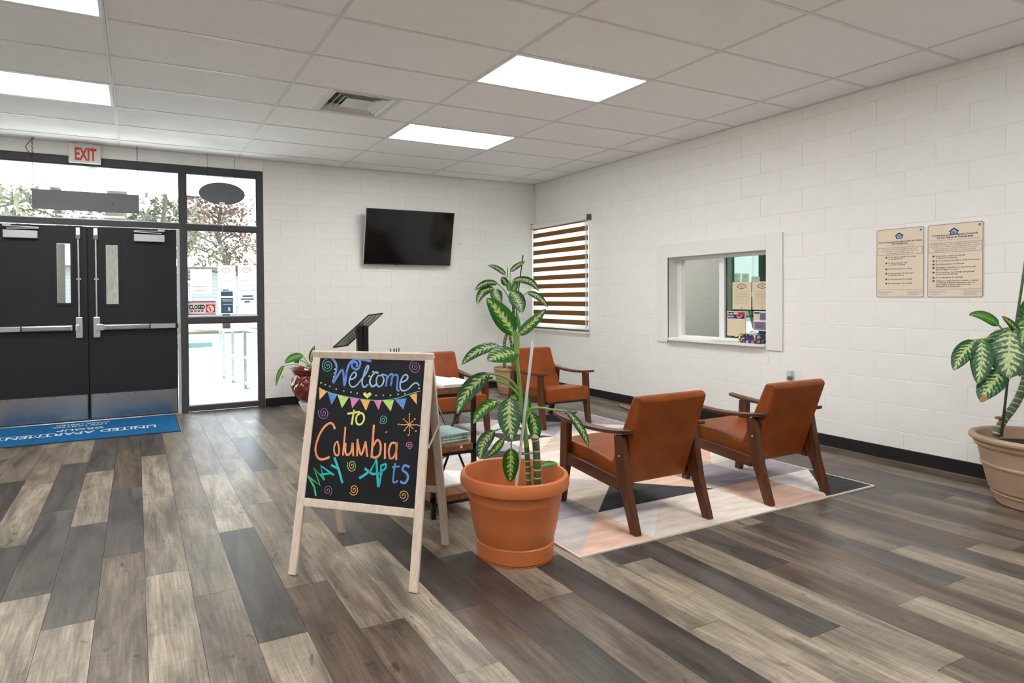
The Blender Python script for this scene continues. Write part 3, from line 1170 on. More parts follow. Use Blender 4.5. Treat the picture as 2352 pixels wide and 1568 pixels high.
tag(MB().box((1.75, BACKY + TH, -0.05), (1.95, 10.0, 2.9)).build('porch_wall', paint), 'white side wall of the porch', 'wall', kind='structure')

bn = thing('concrete_bench', 'low concrete bench with a pale teal edge outside', 'bench', (0.3, 13.9, -0.02))
MB().box((-1.3, -0.22, 0.30), (1.12, 0.25, 0.40)).build('seat_slab', M('teal_edge', (82, 108, 104), 0.7), bn, bevel=0.01)
MB().box((-1.3, -0.18, 0.40), (1.12, 0.25, 0.405)).build('seat_top', concrete_out, bn)
MB().box((0.2, -0.12, 0), (0.55, 0.18, 0.30)).build('support', concrete_out, bn)
MB().box((0.555, -0.12, 0), (0.92, 0.18, 0.30)).build('support', concrete_out, bn)
MB().box((-1.1, -0.12, 0), (-0.5, 0.18, 0.30)).build('support', concrete_out, bn)

rl = thing('railing', 'grey steel handrail with square posts outside the sidelight', 'railing', (1.33, 10.0, -0.02))
rail_m = M('galvanised_grey', (118, 128, 134), 0.5, 0.3)
PO = [(-0.056, 0.68), (0.002, 0.05), (0.07, -0.73)]
for k, (a, b) in enumerate(PO):
    h = (0.78, 0.82, 0.86)[k]
    p = MB().box((a - 0.02, b - 0.02, 0), (a + 0.02, b + 0.02, h)).build('post', rail_m, rl)
    MB().box((a - 0.045, b - 0.045, 0), (a + 0.045, b + 0.045, 0.012)).build('foot_plate', rail_m, p)
rail_lit = M('rail_lit_white', (214, 218, 222), 0.5, 0.2)  # overexposed daylight on the rails put into their colour; posts stay grey
for z0, z1 in ((0.78, 0.86), (0.40, 0.46), (0.07, 0.09)):
    b = MB()
    b.bar((PO[0][0], PO[0][1], z0), (PO[2][0], PO[2][1], z1), 0.04, 0.04)
    b.bar((PO[2][0], PO[2][1], z1), (0.40, -1.1, z1 - 0.06), 0.04, 0.04)
    b.build('rail', rail_lit, rl)
MB().box((-0.10, 0.85, 0.5), (-0.07, 0.88, 0.80)).build('rail_return', rail_m, rl)

# house over the road
hs = thing('house', 'pale sided house with a shallow roof across the road', 'house', (0.5, 40, -0.02))
side_m = M('pale_siding', (150, 152, 154), 0.7, vary=0.03)
MB().box((-9, 0, 0), (13, 8, 3.3)).build('wall', side_m, hs)
for k in range(14):
    MB().bar((-9, -0.015, 0.2 + k * 0.22), (13, -0.015, 0.2 + k * 0.22), 0.03, 0.2).build('siding_board', side_m, hs)
MB().prism([(-0.7, 3.2), (8.7, 3.2), (4, 5.0)], 'x', -9.6, 13.6).build('roof', M('grey_shingle', (150, 148, 146), 0.9, vary=0.15), hs)
for wx_ in (-6.5, -3.2, 1.2, 4.6, 9.0):
    f = MB().box((wx_, -0.10, 0.9), (wx_ + 1.3, -0.02, 2.4)).build('window', vinyl, hs)
    MB().box((wx_ + 0.1, -0.12, 1.0), (wx_ + 1.2, -0.09, 2.3)).build('pane', M('house_window', (128, 140, 150), 0.15), f)
    for k in range(1, 3):
        MB().box((wx_ + 0.08, -0.13, 1.0 + k * 0.43), (wx_ + 1.22, -0.085, 1.03 + k * 0.43)).build('glazing_bar', vinyl, f)

bark = M('bark', (76, 70, 62), 0.95, vary=0.35, vscale=14, stretch=(3, 3, 0.6), bump=1.0, bscale=25)
leaf_g = [M('foliage_green', (80, 92, 60), 0.8, vary=0.3), M('foliage_olive', (92, 92, 72), 0.8, vary=0.3), M('foliage_rust', (112, 92, 78), 0.8, vary=0.3)]


def tree(label, x, y, h, spread, seed, kind, trunk_r=0.22, dens=900, low=0.35):
    rg = random.Random(seed)
    t = thing('tree', label, 'tree', (x, y, -0.1), group='trees across the yard')
    B, F = MB(), MB()
    pts = [Vector((rg.uniform(-.1, .1) * i, rg.uniform(-.1, .1) * i, h * i / 5)) for i in range(6)]
    B.tube(pts, [trunk_r * (1.12 - i * 0.19) for i in range(6)], 10)
    for k in range(22):
        f = rg.uniform(low, 0.98)
        i = min(int(f * 5), 4)
        p0 = pts[i].lerp(pts[i + 1], f * 5 - i)
        a = rg.uniform(0, 2 * PI)
        L_ = spread * rg.uniform(0.5, 1.0) * (1.25 - f * 0.8)
        p2 = p0 + Vector((math.cos(a) * L_, math.sin(a) * L_, rg.uniform(-.1, .45) * L_))
        p1 = p0.lerp(p2, 0.5) + Vector((0, 0, 0.12 * L_))
        br = spline([p0, p1, p2], 4)
        r0 = trunk_r * 0.32 * (1.2 - f)+ 0.015
        B.tube(br, [r0 * (1 - 0.8 * j / (len(br) - 1)) for j in range(len(br))], 6)
        for _ in range(3):
            q0 = br[rg.randrange(3, len(br))]
            q1 = q0 + Vector((rg.uniform(-1, 1), rg.uniform(-1, 1), rg.uniform(-.5, .6))) * (0.35 * L_)
            B.tube([q0, q0.lerp(q1, 0.5) + Vector((0, 0, .05)), q1], [r0 * 0.35, r0 * 0.25, r0 * 0.1], 4)
            for _ in range(dens // 24):
                c = q0.lerp(q1, rg.random()) + Vector((rg.gauss(0, .28), rg.gauss(0, .28), rg.gauss(0, .22)))
                u = Vector((rg.uniform(-1, 1), rg.uniform(-1, 1), rg.uniform(-1, 1))).normalized() * rg.uniform(.08, .18)
                w = u.cross(Vector((rg.uniform(-1, 1), rg.uniform(-1, 1), 1))).normalized() * rg.uniform(.04, .08)
                F.quad(c - u, c + w, c + u, c - w)
    B.build('trunk', bark, t, smooth=True)
    fo = F.build('foliage', leaf_g[kind], t)
    fo['kind'] = 'stuff'


tree('tall olive tree growing beside the thick bare trunk', -5.2, 23.0, 9.0, 3.0, 1, 0)
tree('thick grey tree trunk seen through the narrow door pane', -0.5, 16.8, 9.5, 3.0, 2, 1, 0.30, low=0.3)
tree('rust-leaved tree standing in front of the house', 3.6, 29.0, 7.0, 3.0, 3, 2, 0.16)
tree('slim olive tree on the verge between road and house', 0.9, 25.0, 8.5, 2.4, 14, 1, 0.13)
tree('sparse grey tree at the edge of the lawn', 11.6, 30.0, 9.0, 3.4, 4, 1, 0.2)
tree('tall green tree on the lawn beside the house', -3.0, 31.5, 12.0, 3.4, 5, 0)
tree('broad pale tree behind the house roof', 4.0, 58.0, 15.0, 6.0, 6, 1, 0.3, dens=1400)
tree('dark olive tree behind the corner of the house', -11.5, 33.0, 12.0, 4.2, 8, 0)
tree('rust and grey tree behind the far end of the house', 16.0, 56.0, 14.0, 4.5, 9, 2, dens=1200)


# ================================================================== FURNITURE
def rounded_slab(name, mat, parent, poly, x0, x1, r):
    """cushion: polygon in (y,z) extruded along x with soft edges"""
    o = MB().prism(poly, 'x', x0, x1).build(name, mat, parent, smooth=True)
    b = o.modifiers.new('bevel', 'BEVEL')
    b.width = r
    b.segments = 4
    b.limit_method = 'ANGLE'
    b.angle_limit = math.radians(30)
    w = o.modifiers.new('wn', 'WEIGHTED_NORMAL')
    return o


def make_chair():
    t = thing('armchair', '', 'chair')
    # cushion and back: (y,z)
    rounded_slab('seat', leather, t, [(-0.16, 0.245), (-0.16, 0.335), (0.08, 0.375), (0.345, 0.388), (0.352, 0.27), (0.33, 0.255)], -0.245, 0.245, 0.022)
    rounded_slab('backrest', leather, t, [(-0.185, 0.222), (-0.345, 0.712), (-0.325, 0.735), (-0.268, 0.728), (-0.085, 0.30), (-0.10, 0.225)], -0.243, 0.243, 0.022)
    for s in (-1, 1):
        x0, x1 = sorted((s * 0.250, s * 0.292))
        MB().prism([(0.235, 0.507), (0.302, 0.507), (0.312, 0.25), (0.338, 0.0), (0.293, 0.0), (0.243, 0.25)], 'x', x0, x1).build('leg', chair_wood, t, bevel=0.006)
        MB().prism([(-0.173, 0.507), (-0.192, 0.27), (-0.235, 0.18), (-0.298, 0.0), (-0.348, 0.0), (-0.285, 0.22), (-0.236, 0.507)], 'x', x0, x1).build('leg', chair_wood, t, bevel=0.006)
        MB().prism([(-0.20, 0.205), (0.26, 0.245), (0.26, 0.315), (-0.20, 0.275)], 'x', x0 + 0.006, x1 - 0.006).build('side_rail', chair_wood_h, t, bevel=0.004)
        # curved arm
        b = MB()
        N = 14
        ax0, ax1 = sorted((s * 0.236, s * 0.300))
        k0 = len(b.v)
        for i in range(N + 1):
            f = i / N
            y = -0.29 + 0.675 * f
            z = 0.512 + 0.030 * (2 * f - 1.0) ** 2 - 0.004 * f
            w = 1.0 - 0.32 * max(0, (f - 0.82) / 0.18) - 0.3 * max(0, (0.12 - f) / 0.12)
            xm, hwid = (ax0 + ax1) / 2, (ax1 - ax0) / 2 * w
            for (xx, zz) in ((xm - hwid, z - 0.011), (xm + hwid, z - 0.011), (xm + hwid, z + 0.011), (xm - hwid, z + 0.011)):
                b.v.append((xx, y, zz))
        for i in range(N):
            for j in range(4):
                a = k0 + i * 4
                b.f.append((a + j, a + (j + 1) % 4, a + 4 + (j + 1) % 4, a + 4 + j))
                b.mi.append(0)
        b.f += [(3, 2, 1, 0), tuple(k0 + N * 4 + j for j in range(4))]
        b.mi += [0, 0]
        b.build('armrest', chair_wood_h, t, bevel=0.005, smooth=True, auto=50)
        sc = MB().lathe([(0.006, 0), (0.004, 0.002)], 10).build('bolt', alu, t)
        sc.rotation_euler = (0, s * PI / 2, 0)
        sc.location = (s * 0.292, -0.218, 0.40)
    MB().box((-0.25, 0.225, 0.225), (0.25, 0.25, 0.262)).build('front_rail', chair_wood_h, t, bevel=0.004)
    MB().box((-0.25, -0.155, 0.228), (0.25, -0.13, 0.262)).build('back_rail', chair_wood_h, t, bevel=0.004)
    MB().box((-0.235, -0.12, 0.238), (0.235, 0.325, 0.258)).build('seat_base', black_rubber, t)
    return t


ch0 = make_chair()
spots = [((2.635, 2.80), 0, 'tan leather armchair with wooden arms, standing beside the large terracotta pot'),
         ((3.685, 2.78), 0, 'tan leather armchair with wooden arms at the charcoal corner of the rug'),
         ((3.735, 5.16), PI, 'tan leather armchair with wooden arms below the striped window blind'),
         ((2.60, 5.20), PI, 'tan leather armchair with wooden arms behind the side table')]
for i, (p, a, lab) in enumerate(spots):
    o = ch0 if i == 0 else copy_tree(ch0)
    o.location = (p[0], p[1], 0.0086)
    o.rotation_euler = (0, 0, a)
    tag(o, lab, 'chair', 'tan leather armchairs')

# ---- rug
RU = dict(x0=1.93, x1=4.372, y0=2.405, y1=5.462)
rug_cols = dict(W=(232, 228, 226), C=(226, 214, 203), P=(226, 190, 170), L=(168, 160, 168), K=(74, 73, 76), G=(198, 190, 190), B=(210, 196, 180))
rug_mats = {k: M('rug_' + n, c, 0.95, vary=0.16, vscale=5, stretch=(1, 3, 1), bump=0.4, bscale=200, spec=0.05) for (k, c), n in zip(rug_cols.items(), ('white', 'cream', 'peach', 'lavender', 'charcoal', 'grey', 'beige'))}
order = list(rug_cols)
# rows from the near edge; each cell: (diagonal, first triangle, second); '/' from near-left to far-right: first=upper-left, second=lower-right; '\\' first=lower-left, second=upper-right
rows = [['/GP', '/WC', '/CC', '/PP', '/WK'],
        ['/BL', '/BK', '\\KP', '/LL', '/GL'],
        ['/WB', '\\GC', '/CL', '\\BB', '/PW'],
        ['\\WG', '/LC', '\\CC', '/WP', '\\GL'],
        ['/KG', '\\KL', '/CB', '\\PC', '/LW'],
        ['\\LK', '/GC', '\\KG', '/LG', '\\CL'],
        ['/WG', '\\PG', '/GW', '\\GK', '/KL']]
rb = MB()
nx, ny = 5, 7
zz = 0.008
for j in range(ny):
    for i in range(nx):
        xa = RU['x0'] + (RU['x1'] - RU['x0']) * i / nx
        xb = RU['x0'] + (RU['x1'] - RU['x0']) * (i + 1) / nx
        ya = RU['y0'] + (RU['y1'] - RU['y0']) * j / ny
        yb = RU['y0'] + (RU['y1'] - RU['y0']) * (j + 1) / ny
        d, c1, c2 = rows[j][i]
        if d == '/':
            rb.quad((xa, ya, zz), (xb, yb, zz), (xa, yb, zz), mi=order.index(c1))
            rb.quad((xa, ya, zz), (xb, ya, zz), (xb, yb, zz), mi=order.index(c2))
        else:
            rb.quad((xa, ya, zz), (xb, ya, zz), (xa, yb, zz), mi=order.index(c1))
            rb.quad((xb, ya, zz), (xb, yb, zz), (xa, yb, zz), mi=order.index(c2))
rug = thing('area_rug', 'large flat rug of pastel and charcoal triangles under the armchairs', 'rug', (0, 0, 0))
rb.build('pile_face', [rug_mats[k] for k in order], rug)
e = 0.012
xa, xb, ya, yb = RU['x0'], RU['x1'], RU['y0'], RU['y1']
bd = MB().box((xa, ya, 0.0005), (xb, yb, 0.0072))
for lo, hi in (((xa - e, ya - e), (xb + e, ya)), ((xa - e, yb), (xb + e, yb + e)), ((xa - e, ya), (xa, yb)), ((xb, ya), (xb + e, yb))):
    bd.box((lo[0], lo[1], 0.0005), (hi[0], hi[1], 0.0085))
bd.build('binding', M('rug_binding', (224, 212, 200), 0.9, spec=0.05), rug)

# ---- chalkboard easel
EW = Vector((0.42, -0.405, 0)).normalized()
EB = Vector((0.839, 2.6455, 0.0))
ET = Vector((1.025, 2.853, 1.02))
EU = (ET - EB).normalized()
EN = EW.cross(EU).normalized()          # looks out of the board towards the lobby
EBK = EB + 2 * (Vector((ET.x, ET.y, 0)) - EB)
EU2 = (ET - EBK).normalized()
EN2 = EU2.cross(EW).normalized()
es = thing('chalkboard_easel', 'folding pale wood A-frame chalkboard with colourful chalk lettering', 'chalkboard', (ET.x, ET.y, 0))
EO = Vector((ET.x, ET.y, 0))
LL_ = (ET - EB).length
M1 = frame4(EB - EO, EW, EU)            # local x across, y up the leaf, z out of the board
M2 = frame4(EBK - EO, -EW, EU2)


def ebox(Mx, lo, hi):
    return MB().box(lo, hi, mat=Mx)


for Mx, board_m, w in ((M1, M('chalkboard_black', (22, 24, 31), 0.55, vary=0.25, vscale=6, spec=0.2), 0.318), (M2, M('hardboard_brown', (158, 108, 84), 0.7, vary=0.05), 0.318)):
    for s in (-1, 1):
        a, b = sorted((s * w, s * (w - 0.041)))
        ebox(Mx, (a, 0.004, -0.019), (b, LL_ - 0.002, 0.0)).build('stile', easel_wood, es, bevel=0.003)
    ebox(Mx, (-w + 0.041, LL_ - 0.038, -0.019), (w - 0.041, LL_ - 0.002, 0.0)).build('rail', easel_wood, es, bevel=0.003)
    ebox(Mx, (-w + 0.041, 0.31, -0.019), (w - 0.041, 0.348, 0.0)).build('rail', easel_wood, es, bevel=0.003)
    nm = 'chalk_panel' if Mx is M1 else 'back_panel'
    panel = ebox(Mx, (-w + 0.038, 0.345, -0.013), (w - 0.038, LL_ - 0.036, -0.006)).build(nm, board_m, es)
    if Mx is M1:
        chalk_panel = panel
for s in (-1, 1):                        # folding metal braces
    a = M1 @ Vector((s * 0.322, 0.62, -0.01))
    b = M2 @ Vector((-s * 0.322, 0.70, -0.01))
    MB().bar(a, b, 0.003, 0.014).build('brace', alu, es)
    for k, p in enumerate((a, b)):
        MB().tube([p - EW * 0.004, p + EW * 0.004], 0.005, 8).build('brace_pin', alu, es)
    h = M1 @ Vector((s * 0.29, LL_ - 0.02, -0.015))
    MB().tube([h - EW * 0.03, h + EW * 0.03], 0.006, 8).build('hinge', alu, es)

CZ = -0.0052                             # chalk lies on the panel face


def bpt(x, y):
    """crop pixel of the board -> local board point on the panel face"""
    u, v = 620 + x * 0.3953, 760 + y * 0.3953
    d = ray(u, v)
    Nn = EN
    o = EB + Nn * CZ
    p = CPOS + d * ((o - CPOS).dot(Nn) / d.dot(Nn))
    return Vector(((p - EB).dot(EW), (p - EB).dot(EU), CZ))


def chalk_mat(name, c1, c2):
    m, t, p = nodes_of(name)
    tcn = add(t, 'ShaderNodeTexCoord')
    n = add(t, 'ShaderNodeTexNoise')
    n.inputs['Scale'].default_value = 22
    n.inputs['Detail'].default_value = 6
    n.inputs['Roughness'].default_value = 0.8
    r = add(t, 'ShaderNodeValToRGB')
    r.color_ramp.elements[0].position = 0.35
    r.color_ramp.elements[1].position = 0.65
    r.color_ramp.elements[0].color = lin(c1)
    r.color_ramp.elements[1].color = lin(c2)
    t.links.new(tcn.outputs['Object'], n.inputs['Vector'])
    t.links.new(n.outputs['Fac'], r.inputs[0])
    t.links.new(r.outputs[0], p.inputs['Base Color'])
    p.inputs['Roughness'].default_value = 0.95
    return m


CB = chalk_mat('chalk_blue', (88, 112, 205), (130, 176, 232))
CT = chalk_mat('chalk_sky', (104, 160, 220), (190, 220, 235))
COr = chalk_mat('chalk_orange', (230, 130, 92), (246, 178, 120))
CTe = chalk_mat('chalk_teal', (30, 176, 168), (70, 200, 215))
CGr = chalk_mat('chalk_green', (40, 170, 110), (90, 210, 140))
CY = chalk_mat('chalk_yellow', (214, 222, 110), (238, 238, 150))
CPk = chalk_mat('chalk_pink', (222, 110, 180), (246, 150, 200))
CPu = chalk_mat('chalk_mauve', (170, 116, 180), (200, 140, 196))
CLg = chalk_mat('chalk_lime', (176, 212, 100), (216, 232, 130))
CFo = chalk_mat('chalk_amber', (228, 160, 90), (246, 196, 120))
CFb = chalk_mat('chalk_flag_blue', (70, 124, 196), (110, 160, 220))
CMi = chalk_mat('chalk_mint', (90, 190, 180), (140, 220, 205))


def stroke(name, polys, w, mat, parent=None, smooth=True, fine=5):
    b = MB()
    for q in polys:
        pts = [bpt(*p) for p in q]
        if smooth:
            pts = spline(pts, fine)
        b.ribbon([M1 @ p for p in pts], w * 0.3953 * 2.95 / FPX, EN)
    return b.build(name, mat, parent or chalk_panel)


# the panel's mesh is in the easel's frame, its children share it
stroke('chalk_letter', [[(370, 160), (392, 190), (396, 225), (376, 305), (430, 225), (442, 320), (458, 230), (480, 180), (520, 163), (536, 190), (520, 222), (492, 216), (486, 190), (508, 180), (518, 200), (508, 208)], [(530, 163), (560, 168), (600, 176)]], 13, CB)
stroke('chalk_letter', [[(470, 285), (498, 275), (512, 255), (500, 240), (480, 262), (470, 300), (484, 325), (510, 318), (535, 290)]], 9, CT)
stroke('chalk_letter', [[(535, 290), (572, 240), (583, 205), (572, 208), (556, 250), (545, 300), (556, 326), (580, 310)]], 10, CT)
stroke('chalk_letter', [[(640, 245), (622, 240), (598, 268), (590, 300), (606, 322), (632, 305)]], 11, CT)
stroke('chalk_letter', [[(655, 258), (636, 262), (628, 295), (640, 322), (662, 312), (672, 280), (660, 252), (690, 258)]], 9, CT)
stroke('chalk_letter', [[(690, 255), (688, 290), (684, 322)], [(688, 285), (704, 256), (722, 250), (718, 285), (712, 318)], [(716, 280), (734, 254), (752, 258), (750, 300), (748, 336), (762, 346)]], 11, CB)
stroke('chalk_letter', [[(762, 300), (800, 285), (812, 262), (796, 252), (776, 275), (766, 320), (780, 345), (812, 336), (840, 308), (862, 298), (878, 315)]], 9, CT)
stroke('chalk_lettering', [[(458, 482), (530, 470)], [(498, 458), (490, 500), (482, 545)]], 12, CY)
stroke('chalk_lettering', [[(532, 480), (514, 492), (508, 520), (518, 542), (538, 540), (554, 515), (550, 484), (528, 474)]], 11, CY)
stroke('chalk_letter', [[(384, 572), (374, 545), (352, 538), (318, 566), (288, 620), (270, 690), (284, 738), (312, 748), (352, 734)]], 13, COr)
stroke('chalk_letter', [[(404, 642), (386, 655), (378, 690), (386, 720), (402, 722), (408, 690), (400, 645)]], 10, COr)
stroke('chalk_letter', [[(446, 558), (440, 620), (430, 724)]], 11, COr)
stroke('chalk_letter', [[(446, 652), (444, 700), (456, 722), (478, 700), (486, 650)], [(488, 650), (490, 728)]], 12, COr)
stroke('chalk_letter', [[(516, 628), (512, 728)], [(516, 640), (536, 720), (560, 650)], [(562, 640), (572, 730)]], 12, COr)
stroke('chalk_letter', [[(612, 544), (604, 640), (596, 738)], [(604, 670), (632, 632), (650, 660), (644, 715), (616, 735), (598, 725)]], 13, COr)
stroke('chalk_letter', [[(676, 650), (674, 742)], [(682, 583), (684, 588)]], 12, COr)
stroke('chalk_letter', [[(740, 650), (714, 650), (698, 690), (704, 736), (726, 730), (742, 690), (744, 645)], [(742, 650), (740, 748)]], 12, COr)
stroke('chalk_letter', [[(226, 845), (262, 910), (270, 960)], [(228, 850), (294, 898), (262, 800), (320, 866)]], 11, CGr, smooth=False)
stroke('chalk_letter', [[(318, 868), (300, 786), (376, 838)], [(296, 838), (356, 828)]], 12, CTe, smooth=False)
stroke('chalk_letter', [[(360, 780), (400, 800)], [(380, 736), (404, 805), (426, 884)]], 14, CTe, smooth=False)
stroke('chalk_letter', [[(524, 856), (590, 812), (624, 742), (634, 906)], [(556, 798), (600, 830), (660, 826)]], 14, CTe, smooth=False)
stroke('chalk_letter', [[(652, 776), (648, 850), (636, 906)], [(654, 780), (680, 772), (674, 800), (652, 812)]], 11, CTe)
stroke('chalk_letter', [[(734, 766), (726, 820), (722, 876), (750, 868)], [(716, 790), (760, 784)]], 10, CFb)
stroke('chalk_letter', [[(818, 788), (790, 778), (776, 802), (800, 824), (808, 850), (790, 880), (762, 872)]], 13, CFb)


def spiral(cx, cy, rx, ry, turns, w, mat):
    pts = [(cx + rx * f * math.cos(turns * 0.8 * 2 * PI * f + 1.2), cy + ry * f * math.sin(turns * 0.8 * 2 * PI * f + 1.2)) for f in [i / 60 + 0.03 for i in range(59)]]
    stroke('chalk_spiral', [pts], w * 0.8, mat, smooth=False)


for a in ((345, 204, 34, 40, 3.2, 4, CMi), (856, 206, 36, 40, 3.2, 4, CPu), (320, 478, 32, 40, 3.0, 4, CPu), (666, 512, 26, 28, 2.8, 4, CMi), (814, 660, 22, 22, 2.6, 4, CPk), (482, 782, 27, 38, 3.0, 4.5, CLg), (340, 928, 26, 32, 2.5, 3.6, CPu), (492, 922, 27, 34, 2.8, 5, CFo), (780, 952, 32, 34, 2.6, 4.5, CFo)):
    spiral(*a)
stroke('chalk_garland', [[(294, 332), (350, 358), (440, 380), (560, 398), (660, 402), (750, 388), (820, 364), (884, 345)]], 4, CMi)
FLAGS = [(294, 334, 340, 356, 296, 402, CFo), (344, 360, 398, 374, 366, 430, CFb), (402, 374, 466, 388, 426, 450, CLg), (474, 388, 528, 394, 486, 450, CPk), (532, 394, 592, 402, 566, 464, CFo), (612, 402, 658, 404, 640, 458, CPk), (664, 402, 730, 400, 710, 466, CLg), (734, 396, 804, 388, 784, 454, CFb), (820, 370, 864, 358, 862, 424, CFo)]
for a, b, c, d, e_, f, mt in FLAGS:
    q = [M1 @ bpt(*p) for p in ((a, b), (c, d), (e_, f))]
    MB().quad(*q).build('chalk_flag', mt, chalk_panel)
hp = [(574, 392), (552, 372), (552, 360), (562, 356), (574, 366), (586, 356), (598, 360), (598, 372)]
MB().quad(*[M1 @ bpt(*p) for p in hp]).build('chalk_heart', CY, chalk_panel)
for k in range(8):
    a = k * PI / 4
    r_ = 52 if k % 2 == 0 else 34
    stroke('chalk_star_ray', [[(818, 542), (818 + r_ * math.cos(a), 542 + r_ * 1.05 * math.sin(a))]], 4.5, CFo, smooth=False)
DOTS = [(306, 304, CLg), (330, 314, CFo), (356, 324, CPk), (394, 340, CLg), (438, 350, CPk), (480, 356, CLg), (516, 362, CY), (626, 374, CY), (668, 372, CPk), (710, 372, CLg), (754, 366, CFo), (794, 362, CLg), (876, 330, CY), (388, 224, CY), (384, 246, CLg), (380, 268, CY), (374, 290, CY), (820, 480, CFo), (850, 508, CFo), (856, 578, CFo), (812, 602, CFo), (786, 510, CFo), (876, 546, CPk), (756, 540, CFo), (790, 575, CFo), (610, 236, CY), (586, 262, CY), (714, 300, CY)]
for x, y, mt in DOTS:
    pts = [M1 @ bpt(x + 5 * math.cos(2 * PI * i / 8), y + 4.5 * math.sin(2 * PI * i / 8)) for i in range(8)]
    MB().quad(*reversed(pts)).build('chalk_dot', mt, chalk_panel)

# ---- three tier side table
TX0, TX1, TY0, TY1 = 1.505, 1.80, 3.195, 3.885
tb_ = thing('side_table', 'narrow three-tier side table of rustic wood and black metal', 'side table', ((TX0 + TX1) / 2, (TY0 + TY1) / 2, 0))
hx, hy = (TX1 - TX0) / 2, (TY1 - TY0) / 2
lg = 0.026
for sx_ in (-1, 1):
    for sy_ in (-1, 1):
        x, y = sx_ * (hx - lg / 2), sy_ * (hy - lg / 2)
        MB().box((x - lg / 2, y - lg / 2, 0), (x + lg / 2, y + lg / 2, 0.712)).build('leg', black_metal, tb_, bevel=0.002)
for n_, z in (('table_top', 0.755), ('shelf', 0.415), ('shelf', 0.13)):
    e = 0.0 if n_ == 'table_top' else 0.0
    s_ = MB().box((-hx, -hy, z - 0.038), (hx, hy, z)).build(n_, shelf_wood, tb_, bevel=0.003)
    MB().box((-hx + .002, -hy + .002, z - 0.056), (hx - .002, -hy + 0.02, z - 0.0385)).box((-hx + .002, hy - 0.02, z - 0.056), (hx - .002, hy - .002, z - 0.0385)).box((-hx + .002, -hy + .02, z - 0.056), (-hx + 0.02, hy - .02, z - 0.0385)).box((hx - 0.02, -hy + .02, z - 0.056), (hx - .002, hy - .02, z - 0.0385)).build('frame', black_metal, s_)
    if n_ == 'shelf' and z > 0.3:
        c = MB().lathe([(0.009, 0), (0.007, 0.003)], 14).build('bolt_cap', white_plastic, s_)
        c.rotation_euler = (PI / 2, 0, 0)
        c.location = (0.045, -hy, z - 0.014)
for s in (-1, 1):
    for a, b, c, d in ((-hy + 0.02, 0.70, 0.0, 0.42), (hy - 0.02, 0.70, 0.0, 0.42)):
        MB().bar((s * (hx - 0.012), a, b), (s * (hx - 0.012), c, d), 0.008, 0.012).build('brace', black_metal, tb_)
MB().bar((0.03, -hy + 0.012, 0.37), (hx - 0.02, -hy + 0.012, 0.14), 0.008, 0.012).build('brace', black_metal, tb_)
MB().bar((-0.03, -hy + 0.012, 0.37), (-hx + 0.02, -hy + 0.012, 0.14), 0.008, 0.012).build('brace', black_metal, tb_)


def stack(name, label, cat, cx, cy, z, w, d, n, th, rz, mats, seed=0, edge=None):
    rg = random.Random(seed)
    t = thing(name, label, cat, (cx, cy, z), rz)
    for k in range(n):
        R = Matrix.Translation((rg.uniform(-.003, .003), rg.uniform(-.003, .003), k * th)) @ Matrix.Rotation(rg.uniform(-.02, .02), 4, 'Z')
        MB().box((-w / 2, -d / 2, 0.0), (w / 2, d / 2, th * 0.94), mat=R).build('sheet' if name == 'paper_stack' else 'brochure', mats[k % len(mats)], t)
    return t


stack('paper_stack', 'stack of white paper forms on the side table top', 'paper', 1.69, 3.33, 0.7555, 0.216, 0.28, 6, 0.003, 0.0, [paper_m], 1)
stack('paper_stack', 'loose white sheet behind the paper forms on the side table', 'paper', 1.67, 3.66, 0.7555, 0.216, 0.28, 2, 0.002, 0.25, [paper_m], 2)
stack('paper_stack', 'stack of white paper on the bottom shelf of the side table', 'paper', 1.675, 3.47, 0.1305, 0.22, 0.28, 4, 0.003, 0.0, [paper_m], 3)
teal = [M('brochure_teal', (120, 158, 156), 0.5), M('brochure_white', (226, 232, 232), 0.5), M('brochure_mint', (164, 194, 190), 0.5)]
bs = stack('brochure_stack', 'stack of teal and white brochures on the middle shelf', 'brochures', 1.675, 3.385, 0.4155, 0.21, 0.24, 9, 0.0055, 0.12, teal, 4)
for k in range(7):
    MB().box((-0.095 + k * 0.03, -0.1215, 0.004), (-0.085 + k * 0.03, -0.1205, 0.046)).build('printed_stripe', teal[0], bs)
pc = thing('pen_cup', 'small grey cup of pens at the far end of the side table', 'pen cup', (1.55, 3.84, 0.7555))
MB().lathe([(0.028, 0), (0.032, 0.09), (0.029, 0.09), (0.026, 0.01)], 20).build('cup', M('cup_grey', (120, 120, 120), 0.4), pc, smooth=True, auto=40)
for k, (a, b) in enumerate(((-0.012, -0.02), (0.0, -0.012), (0.02, 0.03), (-0.02, 0.01))):
    MB().tube([(a * 0.5, b * 0.3, 0.012), (a * 1.8, b, 0.185)], 0.004, 8).build('pen', black_plastic if k < 2 else M('pen_grey', (90, 90, 92), 0.4), pc)

# ================================================================== PLANTS
LEAF_A = leaf_mat('leaf_bright', (28, 88, 22), (48, 120, 34), (200, 216, 136), 8, 1.8, 0.85)
LEAF_B = leaf_mat('leaf_deep', (22, 70, 36), (36, 98, 42), (196, 208, 146), 9, 1.6, 0.85)
LEAF_D = leaf_mat('leaf_green', (34, 96, 26), (66, 140, 40), (150, 190, 80), 9, 1.9, 0.55)
cane_m = M('cane_bark', (78, 100, 58), 0.5, vary=0.3, vscale=30)
cane_ring = M('cane_leaf_scar', (196, 186, 158), 0.7, vary=0.1)
dry_m = M('dry_leaf', (158, 112, 66), 0.8, vary=0.2)
VIEW = lambda p: (CPOS - Vector(p)).normalized()


